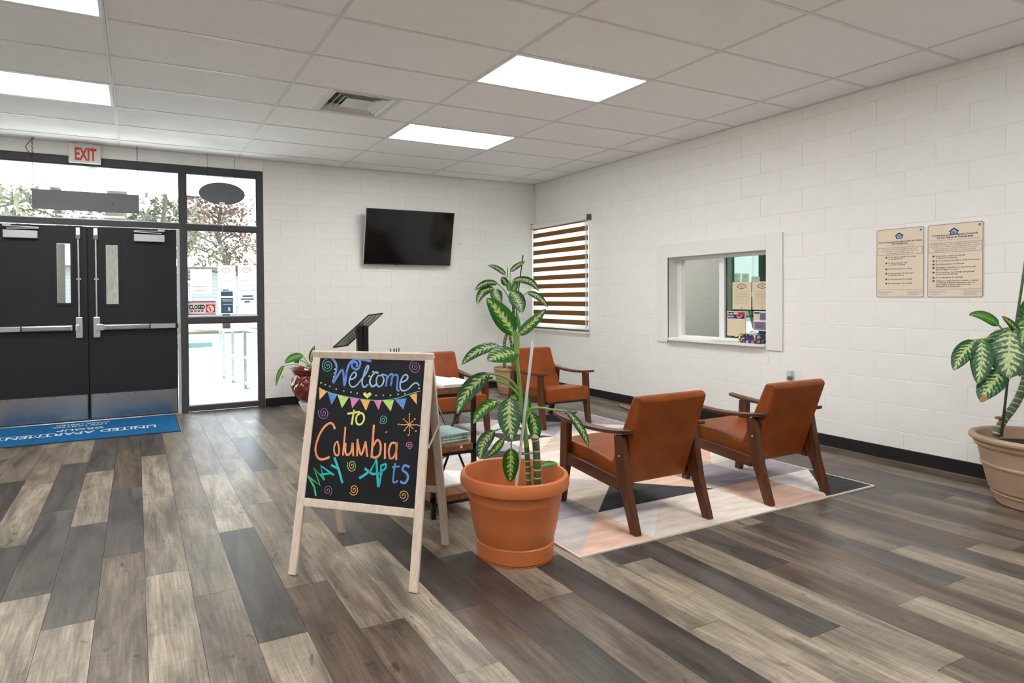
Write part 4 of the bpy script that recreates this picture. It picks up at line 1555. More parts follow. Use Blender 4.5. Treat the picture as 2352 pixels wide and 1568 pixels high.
def pot_thing(name, label, loc, prof, mat, soil_z, soil_r, inner, n=64, fn=None):
    t = thing('potted_plant', label, 'potted plant', loc)
    pot = MB().lathe(prof + inner, n, fn=fn).build(name, mat, t, smooth=True, auto=35)
    b = MB()
    rg = random.Random(5)
    k = 24
    for i, r in enumerate((0.001, 0.35, 0.7, 1.0)):
        for j in range(k):
            a = 2 * PI * j / k
            b.v.append((soil_r * r * math.cos(a), soil_r * r * math.sin(a), soil_z + (rg.uniform(-.006, .006) if i < 3 else 0)))
    for i in range(3):
        for j in range(k):
            b.f.append((i * k + j, (i + 1) * k + j, (i + 1) * k + (j + 1) % k, i * k + (j + 1) % k))
            b.mi.append(0)
    b.build('soil', soil_m, t, smooth=True)
    return t, pot


def grow(t, crop, D, leaves, petioles=(), canes=(), seed=0):
    """crop: (u0,v0,scale). leaves: (bx,by,tx,ty,width,mat,dbase,dtip,bendx,bendy,facing)"""
    u0, v0, sc = crop
    O = t.location
    mp = sc * D / FPX
    P = lambda x, y, d=0.0: px(u0 + x * sc, v0 + y * sc, D + d) - O
    for i, L_ in enumerate(leaves):
        bx, by, tx, ty, w, mt, db, dt, ex, ey, fu = L_
        b, e = P(bx, by, db), P(tx, ty, dt)
        face = (VIEW(b + O) + Vector((0, 0, fu))).normalized()
        bend = (CR * ex - CU * ey) * mp
        MB().leaf(b, e, w * mp, face, bend, seed=seed * 50 + i).build('leaf', mt, t, smooth=True)
    for pts, r0, r1, d0, d1 in petioles:
        q = [P(x, y, d0 + (d1 - d0) * k / (len(pts) - 1)) for k, (x, y) in enumerate(pts)]
        q = spline(q, 5)
        MB().tube(q, [r0 + (r1 - r0) * k / (len(q) - 1) for k in range(len(q))], 8).build('petiole', stem_green, t, smooth=True)
    for pts, r, step, mt in canes:
        q = spline([P(x, y, d) for x, y, d in pts], 8)
        c = MB().tube(q, r, 12).build('cane', mt, t, smooth=True)
        acc = 0
        nxt = step * 0.6
        for a, b in zip(q, q[1:]):
            acc += (b - a).length
            if acc > nxt:
                d = (b - a).normalized()
                MB().tube([a - d * 0.003, a + d * 0.003], r * 1.06, 12).build('leaf_scar', cane_ring, c, smooth=True, auto=40)
                nxt += step
    return P


# --- large terracotta pot
PC = Vector((1.678, 2.598, 0))
prof = [(0.172, 0.0), (0.180, 0.006), (0.189, 0.012), (0.196, 0.082), (0.193, 0.086), (0.190, 0.087), (0.193, 0.091), (0.214, 0.18), (0.229, 0.285), (0.232, 0.289), (0.2325, 0.294), (0.236, 0.335), (0.240, 0.340), (0.258, 0.345), (0.267, 0.352), (0.270, 0.368), (0.269, 0.392), (0.263, 0.408), (0.254, 0.414)]
inner = [(0.246, 0.410), (0.241, 0.395), (0.226, 0.33), (0.207, 0.25), (0.0, 0.242)]
t, pot = pot_thing('pot', 'leafy variegated dumb cane in a large terracotta-coloured pot with a white stake', PC, prof, terracotta, 0.262, 0.205, inner)
MB().lathe([(0.165, 0.0), (0.188, 0.001), (0.190, 0.005), (0.17, 0.006)], 64).build('saucer', terracotta, t, smooth=True, auto=35)
C6 = (960, 740, 0.3062)
DC = (PC - CPOS).dot(CF)
A_, B_ = LEAF_A, LEAF_B
leaves = [
    (718, 92, 513, -184, 150, A_, 0, -.05, 22, -16, .2), (754, 93, 962, -104, 84, A_, 0, -.04, -8, 22, .3),
    (610, 175, 328, 320, 88, LEAF_B, 0, -.10, -40, -62, .5), (745, 225, 522, 290, 150, A_, 0, -.18, -20, -20, .45),
    (535, 385, 292, 690, 130, B_, -.05, -.16, -66, -52, .45), (605, 588, 414, 765, 92, A_, -.02, -.08, -40, -46, .4),
    (690, 572, 706, 888, 168, B_, -.10, -.20, -24, 0, .12), (575, 812, 468, 1030, 100, B_, -.08, -.15, -62, -20, .35),
    (642, 868, 516, 1010, 62, A_, -.02, -.05, 16, 10, .3), (700, 944, 690, 1204, 122, A_, -.06, -.02, 0, 0, .15),
    (842, 668, 872, 905, 100, A_, .03, .02, 40, 10, .15), (1115, 664, 1282, 942, 60, B_, -.05, -.10, 40, -20, .1),
    (918, 1082, 1052, 1062, 58, LEAF_D, .02, .05, 0, -22, .6), (806, 520, 822, 700, 60, A_, .06, .06, 12, 0, .1),
    (742, 580, 690, 560, 46, LEAF_D, .06, .10, 0, -12, .3), (760, 60, 745, -60, 26, LEAF_D, .01, .02, 4, 0, .1)]
pet = [([(738, 250), (690, 205), (610, 178)], .006, .004, 0, 0), ([(762, 520), (700, 440), (620, 400), (535, 383)], .008, .005, 0, -.05),
       ([(770, 560), (690, 480), (600, 440), (500, 430)], .007, .004, 0, -.07), ([(768, 700), (700, 640), (605, 588)], .006, .004, 0, -.02),
       ([(785, 760), (720, 640), (690, 572)], .006, .004, 0, -.1), ([(790, 800), (700, 780), (575, 812)], .006, .004, 0, -.08),
       ([(800, 720), (830, 660), (900, 640), (1010, 655), (1115, 664)], .008, .005, 0, -.05), ([(706, 888), (698, 910), (702, 946)], .004, .003, -.12, -.06),
       ([(800, 760), (830, 700), (842, 668)], .006, .004, 0, .03), ([(800, 820), (740, 790), (690, 830), (642, 868)], .005, .003, 0, -.02),
       ([(748, 240), (752, 160), (752, 92)], .008, .006, 0, 0), ([(745, 300), (730, 170), (718, 92)], .008, .006, 0, 0), ([(705, 285), (730, 300), (760, 400), (768, 500)], .005, .007, -.05, 0),
       ([(840, 1130), (850, 1080), (918, 1080)], .005, .003, .02, .02)]
P = grow(t, C6, DC, leaves, pet, [
    ([(832, 1260, 0), (824, 1080, 0), (816, 940, 0)], .0125, .035, cane_m), ([(898, 1260, -.02), (892, 1050, -.02), (884, 900, -.02), (876, 868, -.02)], .0185, .045, cane_m)], 1)
q = spline([P(816, 945), P(800, 800), P(778, 640), P(764, 480), P(748, 330), P(738, 180), P(735, 60)], 6)
MB().tube(q, [.0135 - .006 * k / (len(q) - 1) for k in range(len(q))], 10).build('stem', stem_green, t, smooth=True)
ce = MB().lathe([(0.0185, 0), (0.019, 0.006), (0.010, 0.016)], 12).build('cut_end', cane_ring, t, smooth=True)
ce.location = P(876, 868, -.02)
MB().tube([P(733, 1266, -.03), P(862, 140, -.01)], 0.0075, 12).build('stake', M('white_stake', (226, 228, 232), 0.25, 0.3), t, smooth=True, auto=40)

# --- beige pot by the service window wall
PR = Vector((4.845, 1.695, 0))
prof = [(0.205, 0.0), (0.222, 0.006), (0.236, 0.055), (0.243, 0.06), (0.246, 0.067), (0.242, 0.074), (0.250, 0.085), (0.254, 0.091), (0.258, 0.092), (0.259, 0.100), (0.262, 0.108), (0.288, 0.228), (0.297, 0.234), (0.299, 0.244), (0.295, 0.252), (0.311, 0.34), (0.326, 0.352), (0.330, 0.362), (0.328, 0.372), (0.340, 0.380), (0.352, 0.392), (0.354, 0.405), (0.346, 0.418)]
inner = [(0.33, 0.420), (0.318, 0.412), (0.305, 0.37), (0.29, 0.33), (0.0, 0.325)]
t, pot = pot_thing('pot', 'broad-leaved dumb cane in a ribbed beige pot below the housing notices', PR, prof, beige_pot, 0.345, 0.297, inner)
DR = (PR - CPOS).dot(CF)
C3 = (2150, 640, 0.3507)
leaves = [(412, 306, 214, 238, 78, LEAF_D, 0, -.05, 10, -50, .4), (486, 318, 478, 655, 245, B_, -.05, -.15, -6, 0, .2),
          (300, 398, 272, 692, 118, B_, -.05, -.12, 24, -10, .25), (256, 402, 116, 602, 108, B_, 0, -.06, -20, -24, .35),
          (452, 596, 292, 806, 132, B_, -.10, -.16, -26, -18, .3), (575, 470, 545, 640, 130, LEAF_D, .03, .02, 30, 0, .2),
          (560, 380, 428, 244, 44, LEAF_A, -.06, -.10, 10, -20, .3), (600, 330, 800, 420, 170, B_, 0, -.1, 30, -60, .4),
          (600, 420, 720, 680, 170, B_, -.05, -.12, 40, -20, .3), (590, 300, 690, 60, 120, LEAF_A, 0, .05, -10, 0, .2), (580, 320, 560, 430, 60, LEAF_A, -.1, -.12, 0, 0, .2), (530, 310, 600, 270, 60, LEAF_D, 0, 0, 0, -10, .4)]
pet = [([(560, 480), (480, 380), (412, 306)], .008, .005, 0, 0), ([(580, 500), (540, 380), (486, 318)], .009, .006, 0, -.05), ([(580, 500), (420, 400), (300, 398)], .007, .005, 0, -.05),
       ([(580, 500), (400, 395), (256, 402)], .007, .005, 0, 0), ([(590, 540), (520, 560), (452, 596)], .007, .005, 0, -.1), ([(600, 520), (605, 420), (600, 330)], .008, .006, 0, 0), ([(600, 520), (575, 430), (560, 380)], .006, .004, 0, -.06)]
P = grow(t, C3, DR, leaves, pet, [([(392, 1030, 0), (440, 930, 0), (520, 820, 0), (578, 690, 0), (600, 560, 0), (600, 470, 0)], .0205, .036, cane_m)], 2)
MB().tube([P(428, 1035, -.03), P(470, 655, -.02), P(560, 60, 0), P(620, -360, 0)], 0.0068, 10).build('stake', M('green_stake', (70, 80, 50), 0.5), t, smooth=True)
ce = MB().lathe([(0.016, 0), (0.017, 0.01), (0.008, 0.016)], 12).build('cut_end', dry_m, t, smooth=True)
ce.location = P(408, 918, 0)
b0, e0 = P(292, 806, -.165), P(310, 775, -.168)
MB().leaf(P(330, 768, -.168), P(288, 808, -.168), 0.03, VIEW(PR)).build('leaf_dry_tip', dry_m, t, smooth=True)

# --- beige pot in the corner
PK = Vector((4.43, 6.98, 0))
prof = [(0.12, 0.0), (0.128, 0.006), (0.138, 0.05), (0.143, 0.055), (0.142, 0.063), (0.148, 0.085), (0.153, 0.09), (0.152, 0.098), (0.17, 0.20), (0.176, 0.205), (0.176, 0.213), (0.188, 0.30), (0.198, 0.306), (0.204, 0.318), (0.203, 0.338), (0.195, 0.345)]
inner = [(0.186, 0.342), (0.176, 0.31), (0.17, 0.28), (0.0, 0.275)]
t, pot = pot_thing('pot', 'tall deep-green plant in a beige pot in the corner by the blind', PK, prof, M('beige_pot_warm', (178, 148, 112), 0.5), 0.29, 0.168, inner, 48)
DK_ = (PK - CPOS).dot(CF)
C2 = (1060, 570, 0.2105)
K_ = LEAF_B
leaves = [(482, 292, 284, 186, 62, K_, 0, 0, 20, -40, .5), (532, 256, 696, 140, 62, K_, 0, 0, -16, -10, .4), (396, 388, 143, 466, 80, K_, 0, -.1, -20, -90, .5),
          (360, 442, 174, 618, 105, K_, 0, -.15, -70, -100, .5), (370, 440, 440, 602, 130, K_, -.05, -.1, -40, -10, .2), (560, 352, 842, 470, 92, K_, 0, -.05, 60, -110, .5),
          (540, 470, 662, 706, 165, K_, -.1, -.25, 30, -20, .25), (715, 482, 942, 648, 78, K_, 0, -.1, 30, -62, .4), (500, 400, 440, 310, 80, K_, -.02, -.1, -10, 0, .3),
          (560, 476, 600, 340, 70, LEAF_D, 0, .05, 10, 0, .2), (520, 470, 505, 340, 50, LEAF_D, -.02, 0, 0, 0, .1), (560, 480, 600, 620, 100, K_, .05, .08, 20, 0, .2), (505, 330, 497, 185, 12, K_, 0, 0, 0, 0, .1)]
pet = [([(530, 560), (460, 450), (396, 386)], .008, .006, 0, 0), ([(560, 600), (640, 545), (715, 482)], .008, .006, 0, 0), ([(540, 480), (510, 400), (482, 292)], .007, .004, 0, 0),
       ([(540, 480), (530, 340), (532, 256)], .007, .004, 0, 0), ([(545, 520), (540, 420), (560, 352)], .008, .006, 0, 0), ([(590, 750), (620, 710), (640, 690)], .006, .005, 0, 0)]
P = grow(t, C2, DK_, leaves, pet, [
    ([(470, 1300, 0), (466, 1080, 0), (476, 990, 0), (510, 900, 0), (560, 760, 0), (568, 640, 0), (545, 500, 0)], .022, .055, cane_m),
    ([(560, 1300, .03), (545, 1060, .03), (530, 960, .03), (560, 860, .02), (575, 740, 0)], .018, .05, cane_m)], 3)
MB().tube([P(545, 1330, .04), P(620, 480, .03), P(671, 76, .02)], 0.0075, 8).build('stake', black_plastic, t, smooth=True)

# --- glazed red pot on a white stand
PG = Vector((1.80, 7.02, 0))
t = thing('potted_plant', 'drooping plant in a quilted red glazed pot on a white base', 'potted plant', PG)
MB().lathe([(0.11, 0.0), (0.118, 0.01), (0.135, 0.05), (0.155, 0.088), (0.158, 0.098), (0.145, 0.1)], 40).build('pedestal', M('white_glaze', (226, 226, 222), 0.35), t, smooth=True, auto=40)


def quilt(r, z, a):
    if 0.17 < z < 0.40:
        u, v = a * 9 / PI, (z - 0.17) / 0.062
        d = abs(math.sin(u * PI / 2 + v * PI / 2)) * abs(math.sin(u * PI / 2 - v * PI / 2))
        return r + 0.016 * math.sqrt(d) - 0.006
    return r


prof = [(0.10, 0.098), (0.135, 0.11), (0.18, 0.15)] + [(0.18 + 0.055 * math.sin(PI * 0.9 * i / 46), 0.16 + 0.25 * i / 46) for i in range(47)] + [(0.212, 0.415), (0.222, 0.44), (0.245, 0.468), (0.256, 0.476), (0.254, 0.484)]
inner = [(0.236, 0.478), (0.215, 0.45), (0.205, 0.41), (0.0, 0.405)]
MB().lathe(prof + inner, 144, fn=quilt).build('pot', red_glaze, t, smooth=True)
MB().lathe([(0.001, 0.42), (0.204, 0.424), (0.204, 0.41)], 24).build('soil', soil_m, t, smooth=True)
C5B = (620, 700, 0.1658)
DG = (PG - CPOS).dot(CF)
leaves = [(462, 706, 205, 812, 120, LEAF_D, 0, -.12, -20, -60, .5), (380, 752, 352, 832, 60, LEAF_D, 0, -.05, 10, 0, .3), (192, 842, 86, 1124, 56, LEAF_D, -.15, -.2, -30, -50, .3),
          (572, 800, 624, 562, 70, LEAF_B, 0, 0, -40, 0, .2), (600, 820, 720, 650, 90, LEAF_D, 0, -.05, 20, -30, .4), (620, 830, 860, 720, 120, LEAF_D, 0, 0, 20, -70, .5), (640, 840, 780, 980, 80, LEAF_D, -.1, -.2, 50, -40, .4), (176, 975, 172, 1020, 14, LEAF_B, -.16, -.17, 0, 0, .2)]
pet = [([(572, 880), (520, 800), (462, 706)], .006, .004, 0, 0), ([(560, 880), (480, 790), (380, 752)], .006, .004, 0, 0), ([(580, 880), (560, 840), (572, 800)], .008, .006, 0, 0), ([(590, 880), (610, 850), (640, 840)], .008, .006, 0, -.1), ([(600, 880), (600, 850), (600, 820)], .008, .006, 0, 0)]
P = grow(t, C5B, DG, leaves, pet, [], 4)
q = spline([P(545, 880), P(440, 840, -.05), P(330, 815, -.1), P(192, 842, -.15)], 6)
MB().tube(q, .009, 8).build('pale_stalk', M('pale_stalk', (214, 218, 206), 0.5), t, smooth=True)

# ================================================================== THINGS ON WALLS
# ---- television
tv = thing('television', 'black flat television on the block wall, tilted downwards', 'television', (3.172, BACKY - 0.04, 1.71))
R = Matrix.Rotation(math.radians(11.5), 4, 'X')
W2, H = 0.613, 0.705
MB().box((-W2, -0.045, 0), (W2, -0.012, H), mat=R).build('housing', M('tv_edge', (190, 190, 192), 0.35, 0.4), tv, bevel=0.004)
MB().box((-W2 + 0.003, -0.0475, 0.003), (W2 - 0.003, -0.0445, H - 0.003), mat=R).build('bezel', black_plastic, tv)
MB().box((-W2 + 0.014, -0.0485, 0.018), (W2 - 0.014, -0.0470, H - 0.012), mat=R).build('screen', screen_m, tv)
MB().box((-W2 * 0.28, -0.046, -0.012), (-W2 * 0.28 + 0.012, -0.036, 0.002), mat=R).build('sensor', black_plastic, tv)
mt_ = MB().box((-0.2, 0.025, 0.1), (0.2, 0.036, 0.6)).build('wall_bracket', black_metal, tv)
MB().bar((-0.15, 0.03, 0.25), (-0.15, -0.045, 0.22), 0.03, 0.05).build('bracket_arm', black_metal, mt_)
MB().bar((0.15, 0.03, 0.25), (0.15, -0.045, 0.22), 0.03, 0.05).build('bracket_arm', black_metal, mt_)
MB().bar((-0.15, 0.03, 0.5), (-0.15, -0.09, 0.5), 0.03, 0.05).build('bracket_arm', black_metal, mt_)
MB().bar((0.15, 0.03, 0.5), (0.15, -0.09, 0.5), 0.03, 0.05).build('bracket_arm', black_metal, mt_)

# ---- zebra blind
bl = thing('window_blind', 'roller blind of alternating brown and sheer white bands', 'window blind', (WALLX, 6.87, 0.80))
y0, y1 = 6.262 - 6.87, 7.478 - 6.87
off = -0.045
MB().tube([(off, y0 - 0.01, 1.49), (off, y1, 1.49)], 0.036, 20).build('cassette', offwhite, bl, smooth=True, auto=40)
MB().box((off - 0.03, y0 - 0.016, 1.45), (0.0, y0 - 0.008, 1.53)).build('end_bracket', M('bracket_grey', (90, 84, 78), 0.5), bl, bevel=0.003)
MB().box((off - 0.03, y1, 1.45), (0.0, y1 + 0.006, 1.53)).build('end_bracket', M('bracket_grey', (90, 84, 78), 0.5), bl, bevel=0.003)
brown_f = translucent_mat('blind_brown', (134, 92, 42), 0.15)
sheer_f = translucent_mat('blind_sheer', (244, 246, 244), 0.6)
MB().box((off - 0.001, y0, 1.437), (off + 0.001, y1, 1.46)).build('top_edge', brown_f, bl)
z = 1.437
pitch = 0.1215
zt = 1.385
MB().box((off - 0.001, y0, zt), (off + 0.001, y1, z)).build('sheer_band', sheer_f, bl)
for k in range(12):
    za, zb = zt - k * pitch, zt - k * pitch - 0.0625
    if zb < 0.02:
        zb = 0.022
    MB().box((off - 0.0012, y0, zb), (off + 0.0012, y1, za)).build('brown_band', brown_f, bl)
    zc = max(za - pitch, 0.02)
    if zc < zb - 0.002:
        MB().box((off - 0.001, y0, zc), (off + 0.001, y1, zb)).build('sheer_band', sheer_f, bl)
MB().box((off - 0.012, y0, -0.004), (off + 0.012, y1, 0.024)).build('bottom_bar', offwhite, bl, bevel=0.004)
for dy in (0.02, 0.045):
    MB().tube([(off - 0.006, y0 + dy, 0.04), (off - 0.006, y0 + dy, 1.46)], 0.0035, 6).build('bead_chain', white_plastic, bl)

# ---- housing notices
poster_m = M('notice_cream', (231, 213, 190), 0.45, vary=0.03, vscale=4)
acr = M('notice_clear_edge', (226, 226, 218), 0.3)


def rounded_rect(w, h, r, n=5):
    p = []
    for cx, cy, a0 in ((w / 2 - r, h / 2 - r, 0), (-w / 2 + r, h / 2 - r, PI / 2), (-w / 2 + r, -h / 2 + r, PI), (w / 2 - r, -h / 2 + r, 1.5 * PI)):
        p += [(cx + r * math.cos(a0 + PI / 2 * k / n), cy + r * math.sin(a0 + PI / 2 * k / n)) for k in range(n + 1)]
    return p


def on_wall_x(y, z, d):
    """frame on the right wall: local x to the viewer's right (-y), local y up, z out of the wall"""
    return frame4((WALLX - d, y, z), (0, -1, 0), (0, 0, 1))


def notice(label, ya, yb, z0, z1, es_):
    w, h = ya - yb, z1 - z0
    t = thing('wall_notice', label, 'notice', (WALLX, (ya + yb) / 2, (z0 + z1) / 2), group='fair housing notices')
    F = lambda d: frame4((-d, 0, 0), (0, -1, 0), (0, 0, 1))

    def plate(name, ww, hh, r, d0, d1, mat):
        b = MB().prism(rounded_rect(ww, hh, r), 'z', d0, d1)
        b.v = [tuple(F(0) @ Vector(v)) for v in b.v]
        return b.build(name, mat, t)
    plate('backing', w, h, 0.016, 0.0, 0.004, acr)
    plate('border', w - 0.008, h - 0.008, 0.015, 0.004, 0.0046, M('notice_border', (52, 58, 90), 0.5))
    plate('sheet', w - 0.014, h - 0.014, 0.013, 0.0046, 0.0052, poster_m)
    X = lambda f: -w / 2 + f * w
    Y = lambda f: h / 2 - f * h
    d = 0.0056

    def bar(name, fx0, fx1, fy0, fy1, mat, dd=d):
        b = MB().box((X(fx0), Y(fy1), dd - 0.0003), (X(fx1), Y(fy0), dd))
        b.v = [tuple(F(0) @ Vector(v)) for v in b.v]
        return b.build(name, mat, t)

    def line(body, fx, fy, width, hgt, mat=navy, align='LEFT', bold=0.0):
        x = X(fx)
        me_w = width * w
        return text('lettering', body, mat, t, F(d) @ Matrix.Translation((x if align == 'LEFT' else X(fx), Y(fy), 0)), size=hgt * h * 1.35, width=me_w, align=align, res=1, bold=bold)
    # house emblem
    hx, hy, s = X(0.49), Y(0.11), 0.022
    for pts, m_, dd in (([(-1.35, 0.1), (0, 1.15), (1.35, 0.1), (1.35, -0.15), (1.05, -0.1), (1.05, -1.05), (-1.05, -1.05), (-1.05, -0.1), (-1.35, -0.15)], navy, d), ([(-0.72, 0.0), (0, 0.62), (0.72, 0.0), (0.72, -0.75), (-0.72, -0.75)], M('emblem_pale_blue', (190, 208, 232), 0.5), d + 0.0003), ([(-0.45, 0.05), (0.45, 0.05), (0.45, -0.18), (-0.45, -0.18)], navy, d + 0.0006), ([(-0.45, -0.3), (0.45, -0.3), (0.45, -0.53), (-0.45, -0.53)], navy, d + 0.0006)):
        MB().quad(*[F(dd) @ Vector((hx + a * s, hy + b * s, 0)) for a, b in pts]).build('emblem', m_, t)
    MB().quad(*[F(d) @ Vector((X(0.93) + 0.008 * math.cos(2 * PI * k / 10), Y(0.05) + 0.009 * math.sin(2 * PI * k / 10), 0)) for k in range(10)]).build('seal', M('seal_violet', (112, 108, 150), 0.5), t)
    B = 0.0006
    if not es_:
        line('We Do Business in Accordance With the Federal', 0.5, 0.205, 0.9, 0.026, align='CENTER', bold=B)
        line('Fair Housing Law', 0.5, 0.232, 0.34, 0.026, align='CENTER', bold=B)
        line('(The Fair Housing Amendments Act of 1988)', 0.5, 0.252, 0.58, 0.015, grey_print, 'CENTER')
        box_ = (0.035, 0.965, 0.275, 0.385)
        for k, s_ in enumerate(('It is Illegal to Discriminate Against Any Person', 'Because of Race, Color, Religion, Sex, Handicap,', 'Familial Status (having one or more children), or National Origin')):
            line(s_, 0.5, 0.31 + k * 0.027, (0.74, 0.76, 0.56)[k], 0.02, align='CENTER')
        items = [(0.415, ['In the sale or rental of housing', 'or residential lots'], (0.55, 0.30)), (0.5, ['In advertising the sale', 'or rental of housing'], (0.39, 0.35)), (0.585, ['In the financing of housing'], (0.48,)), (0.65, ['In the provision of real estate', 'brokerage services'], (0.52, 0.32)), (0.735, ['In the appraisal of housing'], (0.48,)), (0.795, ['Blockbusting is also illegal'], (0.48,))]
        bx = 0.205
    else:
        line('Conducimos nuestros negocios de acuerdo', 0.5, 0.165, 0.82, 0.026, align='CENTER', bold=B)
        line('a la Ley Federal de Vivienda Justa', 0.5, 0.198, 0.64, 0.026, align='CENTER', bold=B)
        line('(Acta enmendada en 1988 de la Ley Federal de Vivienda Justa)', 0.5, 0.228, 0.86, 0.015, grey_print, 'CENTER')
        box_ = (0.03, 0.97, 0.255, 0.39)
        for k, s_ in enumerate(('Es ilegal discriminar contra cualquier persona por razon', 'de su raza, color, religion, sexo, incapacidad fisica o mental,', 'la presencia de ninos menores de 18 anos o de mujeres', 'embarazadas en su familia o su origen nacional')):
            line(s_, 0.5, 0.287 + k * 0.027, (0.84, 0.88, 0.8, 0.72)[k], 0.02, align='CENTER')
        items = [(0.435, ['En la venta o renta de vivienda', 'o terrenos residenciales'], (0.52, 0.39)), (0.50, ['En los anuncios de venta o renta de vivienda'], (0.76,)), (0.547, ['En la financiacion de vivienda'], (0.5,)), (0.592, ['Amenazar o interferir con la persona para', 'que no registre su queja'], (0.71, 0.40)), (0.656, ['En los servicios de corretaje que prestan', 'vendedores de vivienda'], (0.68, 0.40)), (0.727, ['En la valoracion de vivienda'], (0.48,)), (0.772, ['Tambien es ilegal forzarle a vender o rentar', 'su vivienda diciendole que gente de otra', 'raza, religion o grupo etnico se estan', 'mudando en su vecindario'], (0.74, 0.69, 0.62, 0.44))]
        bx = 0.105
    fx0, fx1, fy0, fy1 = box_
    gm = M('notice_box_grey', (158, 162, 172), 0.5)
    bar('text_box', fx0, fx1, fy0, fy0 + 0.008, gm)
    bar('text_box', fx0, fx1, fy1 - 0.008, fy1, gm)
    bar('text_box', fx0, fx0 + 0.012, fy0 + .008, fy1 - .008, gm)
    bar('text_box', fx1 - 0.012, fx1, fy0 + .008, fy1 - .008, gm)
    for fy, ls, ws in items:
        bar('bullet', bx, bx + 0.036, fy - 0.011, fy + 0.011, navy)
        for k, s_ in enumerate(ls):
            line(s_, bx + 0.062, fy + 0.008 + k * 0.026, ws[k], 0.021, bold=0.0003)
    bar('rule', 0.03, 0.965, 0.882, 0.888, gm)
    for col, n_ in ((0.04, 5), (0.66, 5)):
        for k in range(n_):
            bar('fine_print', col + (0.04 if k > 2 and col < .3 else 0), col + (0.3, 0.33, 0.2, 0.24, 0.2)[k], 0.908 + k * 0.013, 0.913 + k * 0.013, gm)
    return t


notice('cream framed English housing notice with a blue house emblem', 2.846, 2.512, 1.252, 1.783, False)
notice('cream framed Spanish housing notice with a blue house emblem', 2.496, 2.155, 1.251, 1.783, True)

# ---- plug-in air freshener on an outlet
o_ = on_x(1822, 861, WALLX)
ol = thing('wall_outlet', 'white wall outlet low on the block wall behind the armchair', 'outlet', (WALLX, o_.y - 0.02, o_.z))
MB().box((-0.006, -0.038, -0.06), (0, 0.038, 0.06)).build('cover_plate', white_plastic, ol, bevel=0.002)
af = thing('air_freshener', 'plug-in air freshener with a clear bottle on the wall outlet', 'air freshener', (WALLX - 0.006, o_.y + 0.012, o_.z))
MB().box((-0.045, -0.022, -0.012), (0, 0.022, 0.04)).build('body', M('freshener_grey', (200, 202, 204), 0.3), af, bevel=0.008)
MB().lathe([(0.02, -0.045), (0.022, -0.04), (0.022, -0.018), (0.012, -0.012)], 18, c=(-0.026, 0)).build('bottle', M('oil_bottle', (112, 112, 96), 0.15), af, smooth=True, auto=40)

# ---- small wall fixings
for u, v in ((1058, 561),):
    p = on_y(u, v, BACKY)
    MB().lathe([(0.008, 0), (0.005, 0.006)], 10).build('wall_screw', M('screw_grey', (120, 118, 112), 0.4, 0.5))
    o = bpy.data.objects['wall_screw']
    o.rotation_euler = (PI / 2, 0, 0)
    o.location = (p.x, BACKY, p.z)
    tag(o, 'tiny bare screw in the wall beside the television', 'screw')

# ---- exit sign
ex = thing('exit_sign', 'white exit sign with red letters above the double doors', 'exit sign', (-0.456, BACKY, 2.704))
MB().box((-0.146, -0.05, 0), (0.146, 0.0, 0.195)).build('housing', M('exit_white', (226, 224, 220), 0.4), ex, bevel=0.004)
MB().box((-0.07, -0.055, 0.19), (0.07, -0.005, 0.203)).build('canopy', white_plastic, ex, bevel=0.003)
ered = M('exit_red', (214, 70, 62), 0.5, vary=0.1, vscale=6)
me = text('lettering', 'EXIT', ered, ex, Matrix.Translation((-0.094, -0.0505, 0.03)) @ Matrix.Rotation(PI / 2, 4, 'X'), size=0.17, width=0.196, height=0.132, bold=0.006)

# ---- hanging signs
hg = M('sign_back_grey', (100, 103, 110), 0.5, vary=0.12, vscale=2)
hs_ = thing('hanging_sign', 'blank dark rectangular sign hung by chains over the doors', 'hanging sign', (-0.438, BACKY - 0.1, 2.196))
MB().box((-0.482, -0.006, 0), (0.482, 0.006, 0.2)).build('board', hg, hs_, bevel=0.002)
ce = MB().lathe([(0.007, 0), (0.005, 0.005)], 10).build('hole', black_plastic, hs_)
ce.rotation_euler = (PI / 2, 0, 0)
ce.location = (0.232, -0.006, 0.09)
chain_m = M('chain_dark', (60, 60, 56), 0.5, 0.6)
for x in (-0.47, 0.47):
    ch = MB()
    z0, z1 = 0.2, CEIL - 2.196
    n = 26
    for k in range(n):
        zc = z0 + (z1 - z0) * (k + 0.5) / n
        r, hgt = 0.006, (z1 - z0) / n * 0.72
        a = 0 if k % 2 else PI / 2
        loop = [Vector((r * math.cos(2 * PI * j / 8) * math.cos(a), r * math.cos(2 * PI * j / 8) * math.sin(a), hgt * math.sin(2 * PI * j / 8))) + Vector((x, 0.0, zc)) for j in range(9)]
        ch.tube(loop, 0.0016, 4, caps=False)
    ch.build('chain', chain_m, hs_)
MB().tube(spline([(-0.47, 0, 0.26), (-0.5, 0.02, 0.1), (-0.49, 0.02, 0.02), (-0.515, 0.02, -0.02), (-0.48, 0.03, -0.07)], 6), 0.0025, 6).build('power_cord', black_plastic, hs_)
MB().tube(spline([(-0.48, 0, 0.5), (-0.5, -0.01, 0.56), (-0.52, -0.01, 0.62), (-0.45, -0.02, 0.71)], 6), 0.003, 6).build('power_cord', black_plastic, hs_)
ov = thing('hanging_sign', 'blank dark oval sign hung in front of the upper sidelight', 'hanging sign', (0.888, BACKY - 0.1, 2.467))
pts = [(0.247 * math.cos(2 * PI * k / 48), 0.125 * math.sin(2 * PI * k / 48)) for k in range(48)]
MB().prism(pts, 'y', -0.006, 0.006).build('board', hg, ov)
for x in (-0.15, 0.14):
    MB().tube([(x, 0, 0.09), (x - 0.005, 0, CEIL - 2.467)], 0.002, 6).build('wire', chain_m, ov)
MB().box((-0.03, -0.012, -0.125), (0.025, -0.006, -0.095)).build('switch_tag', white_plastic, ov)
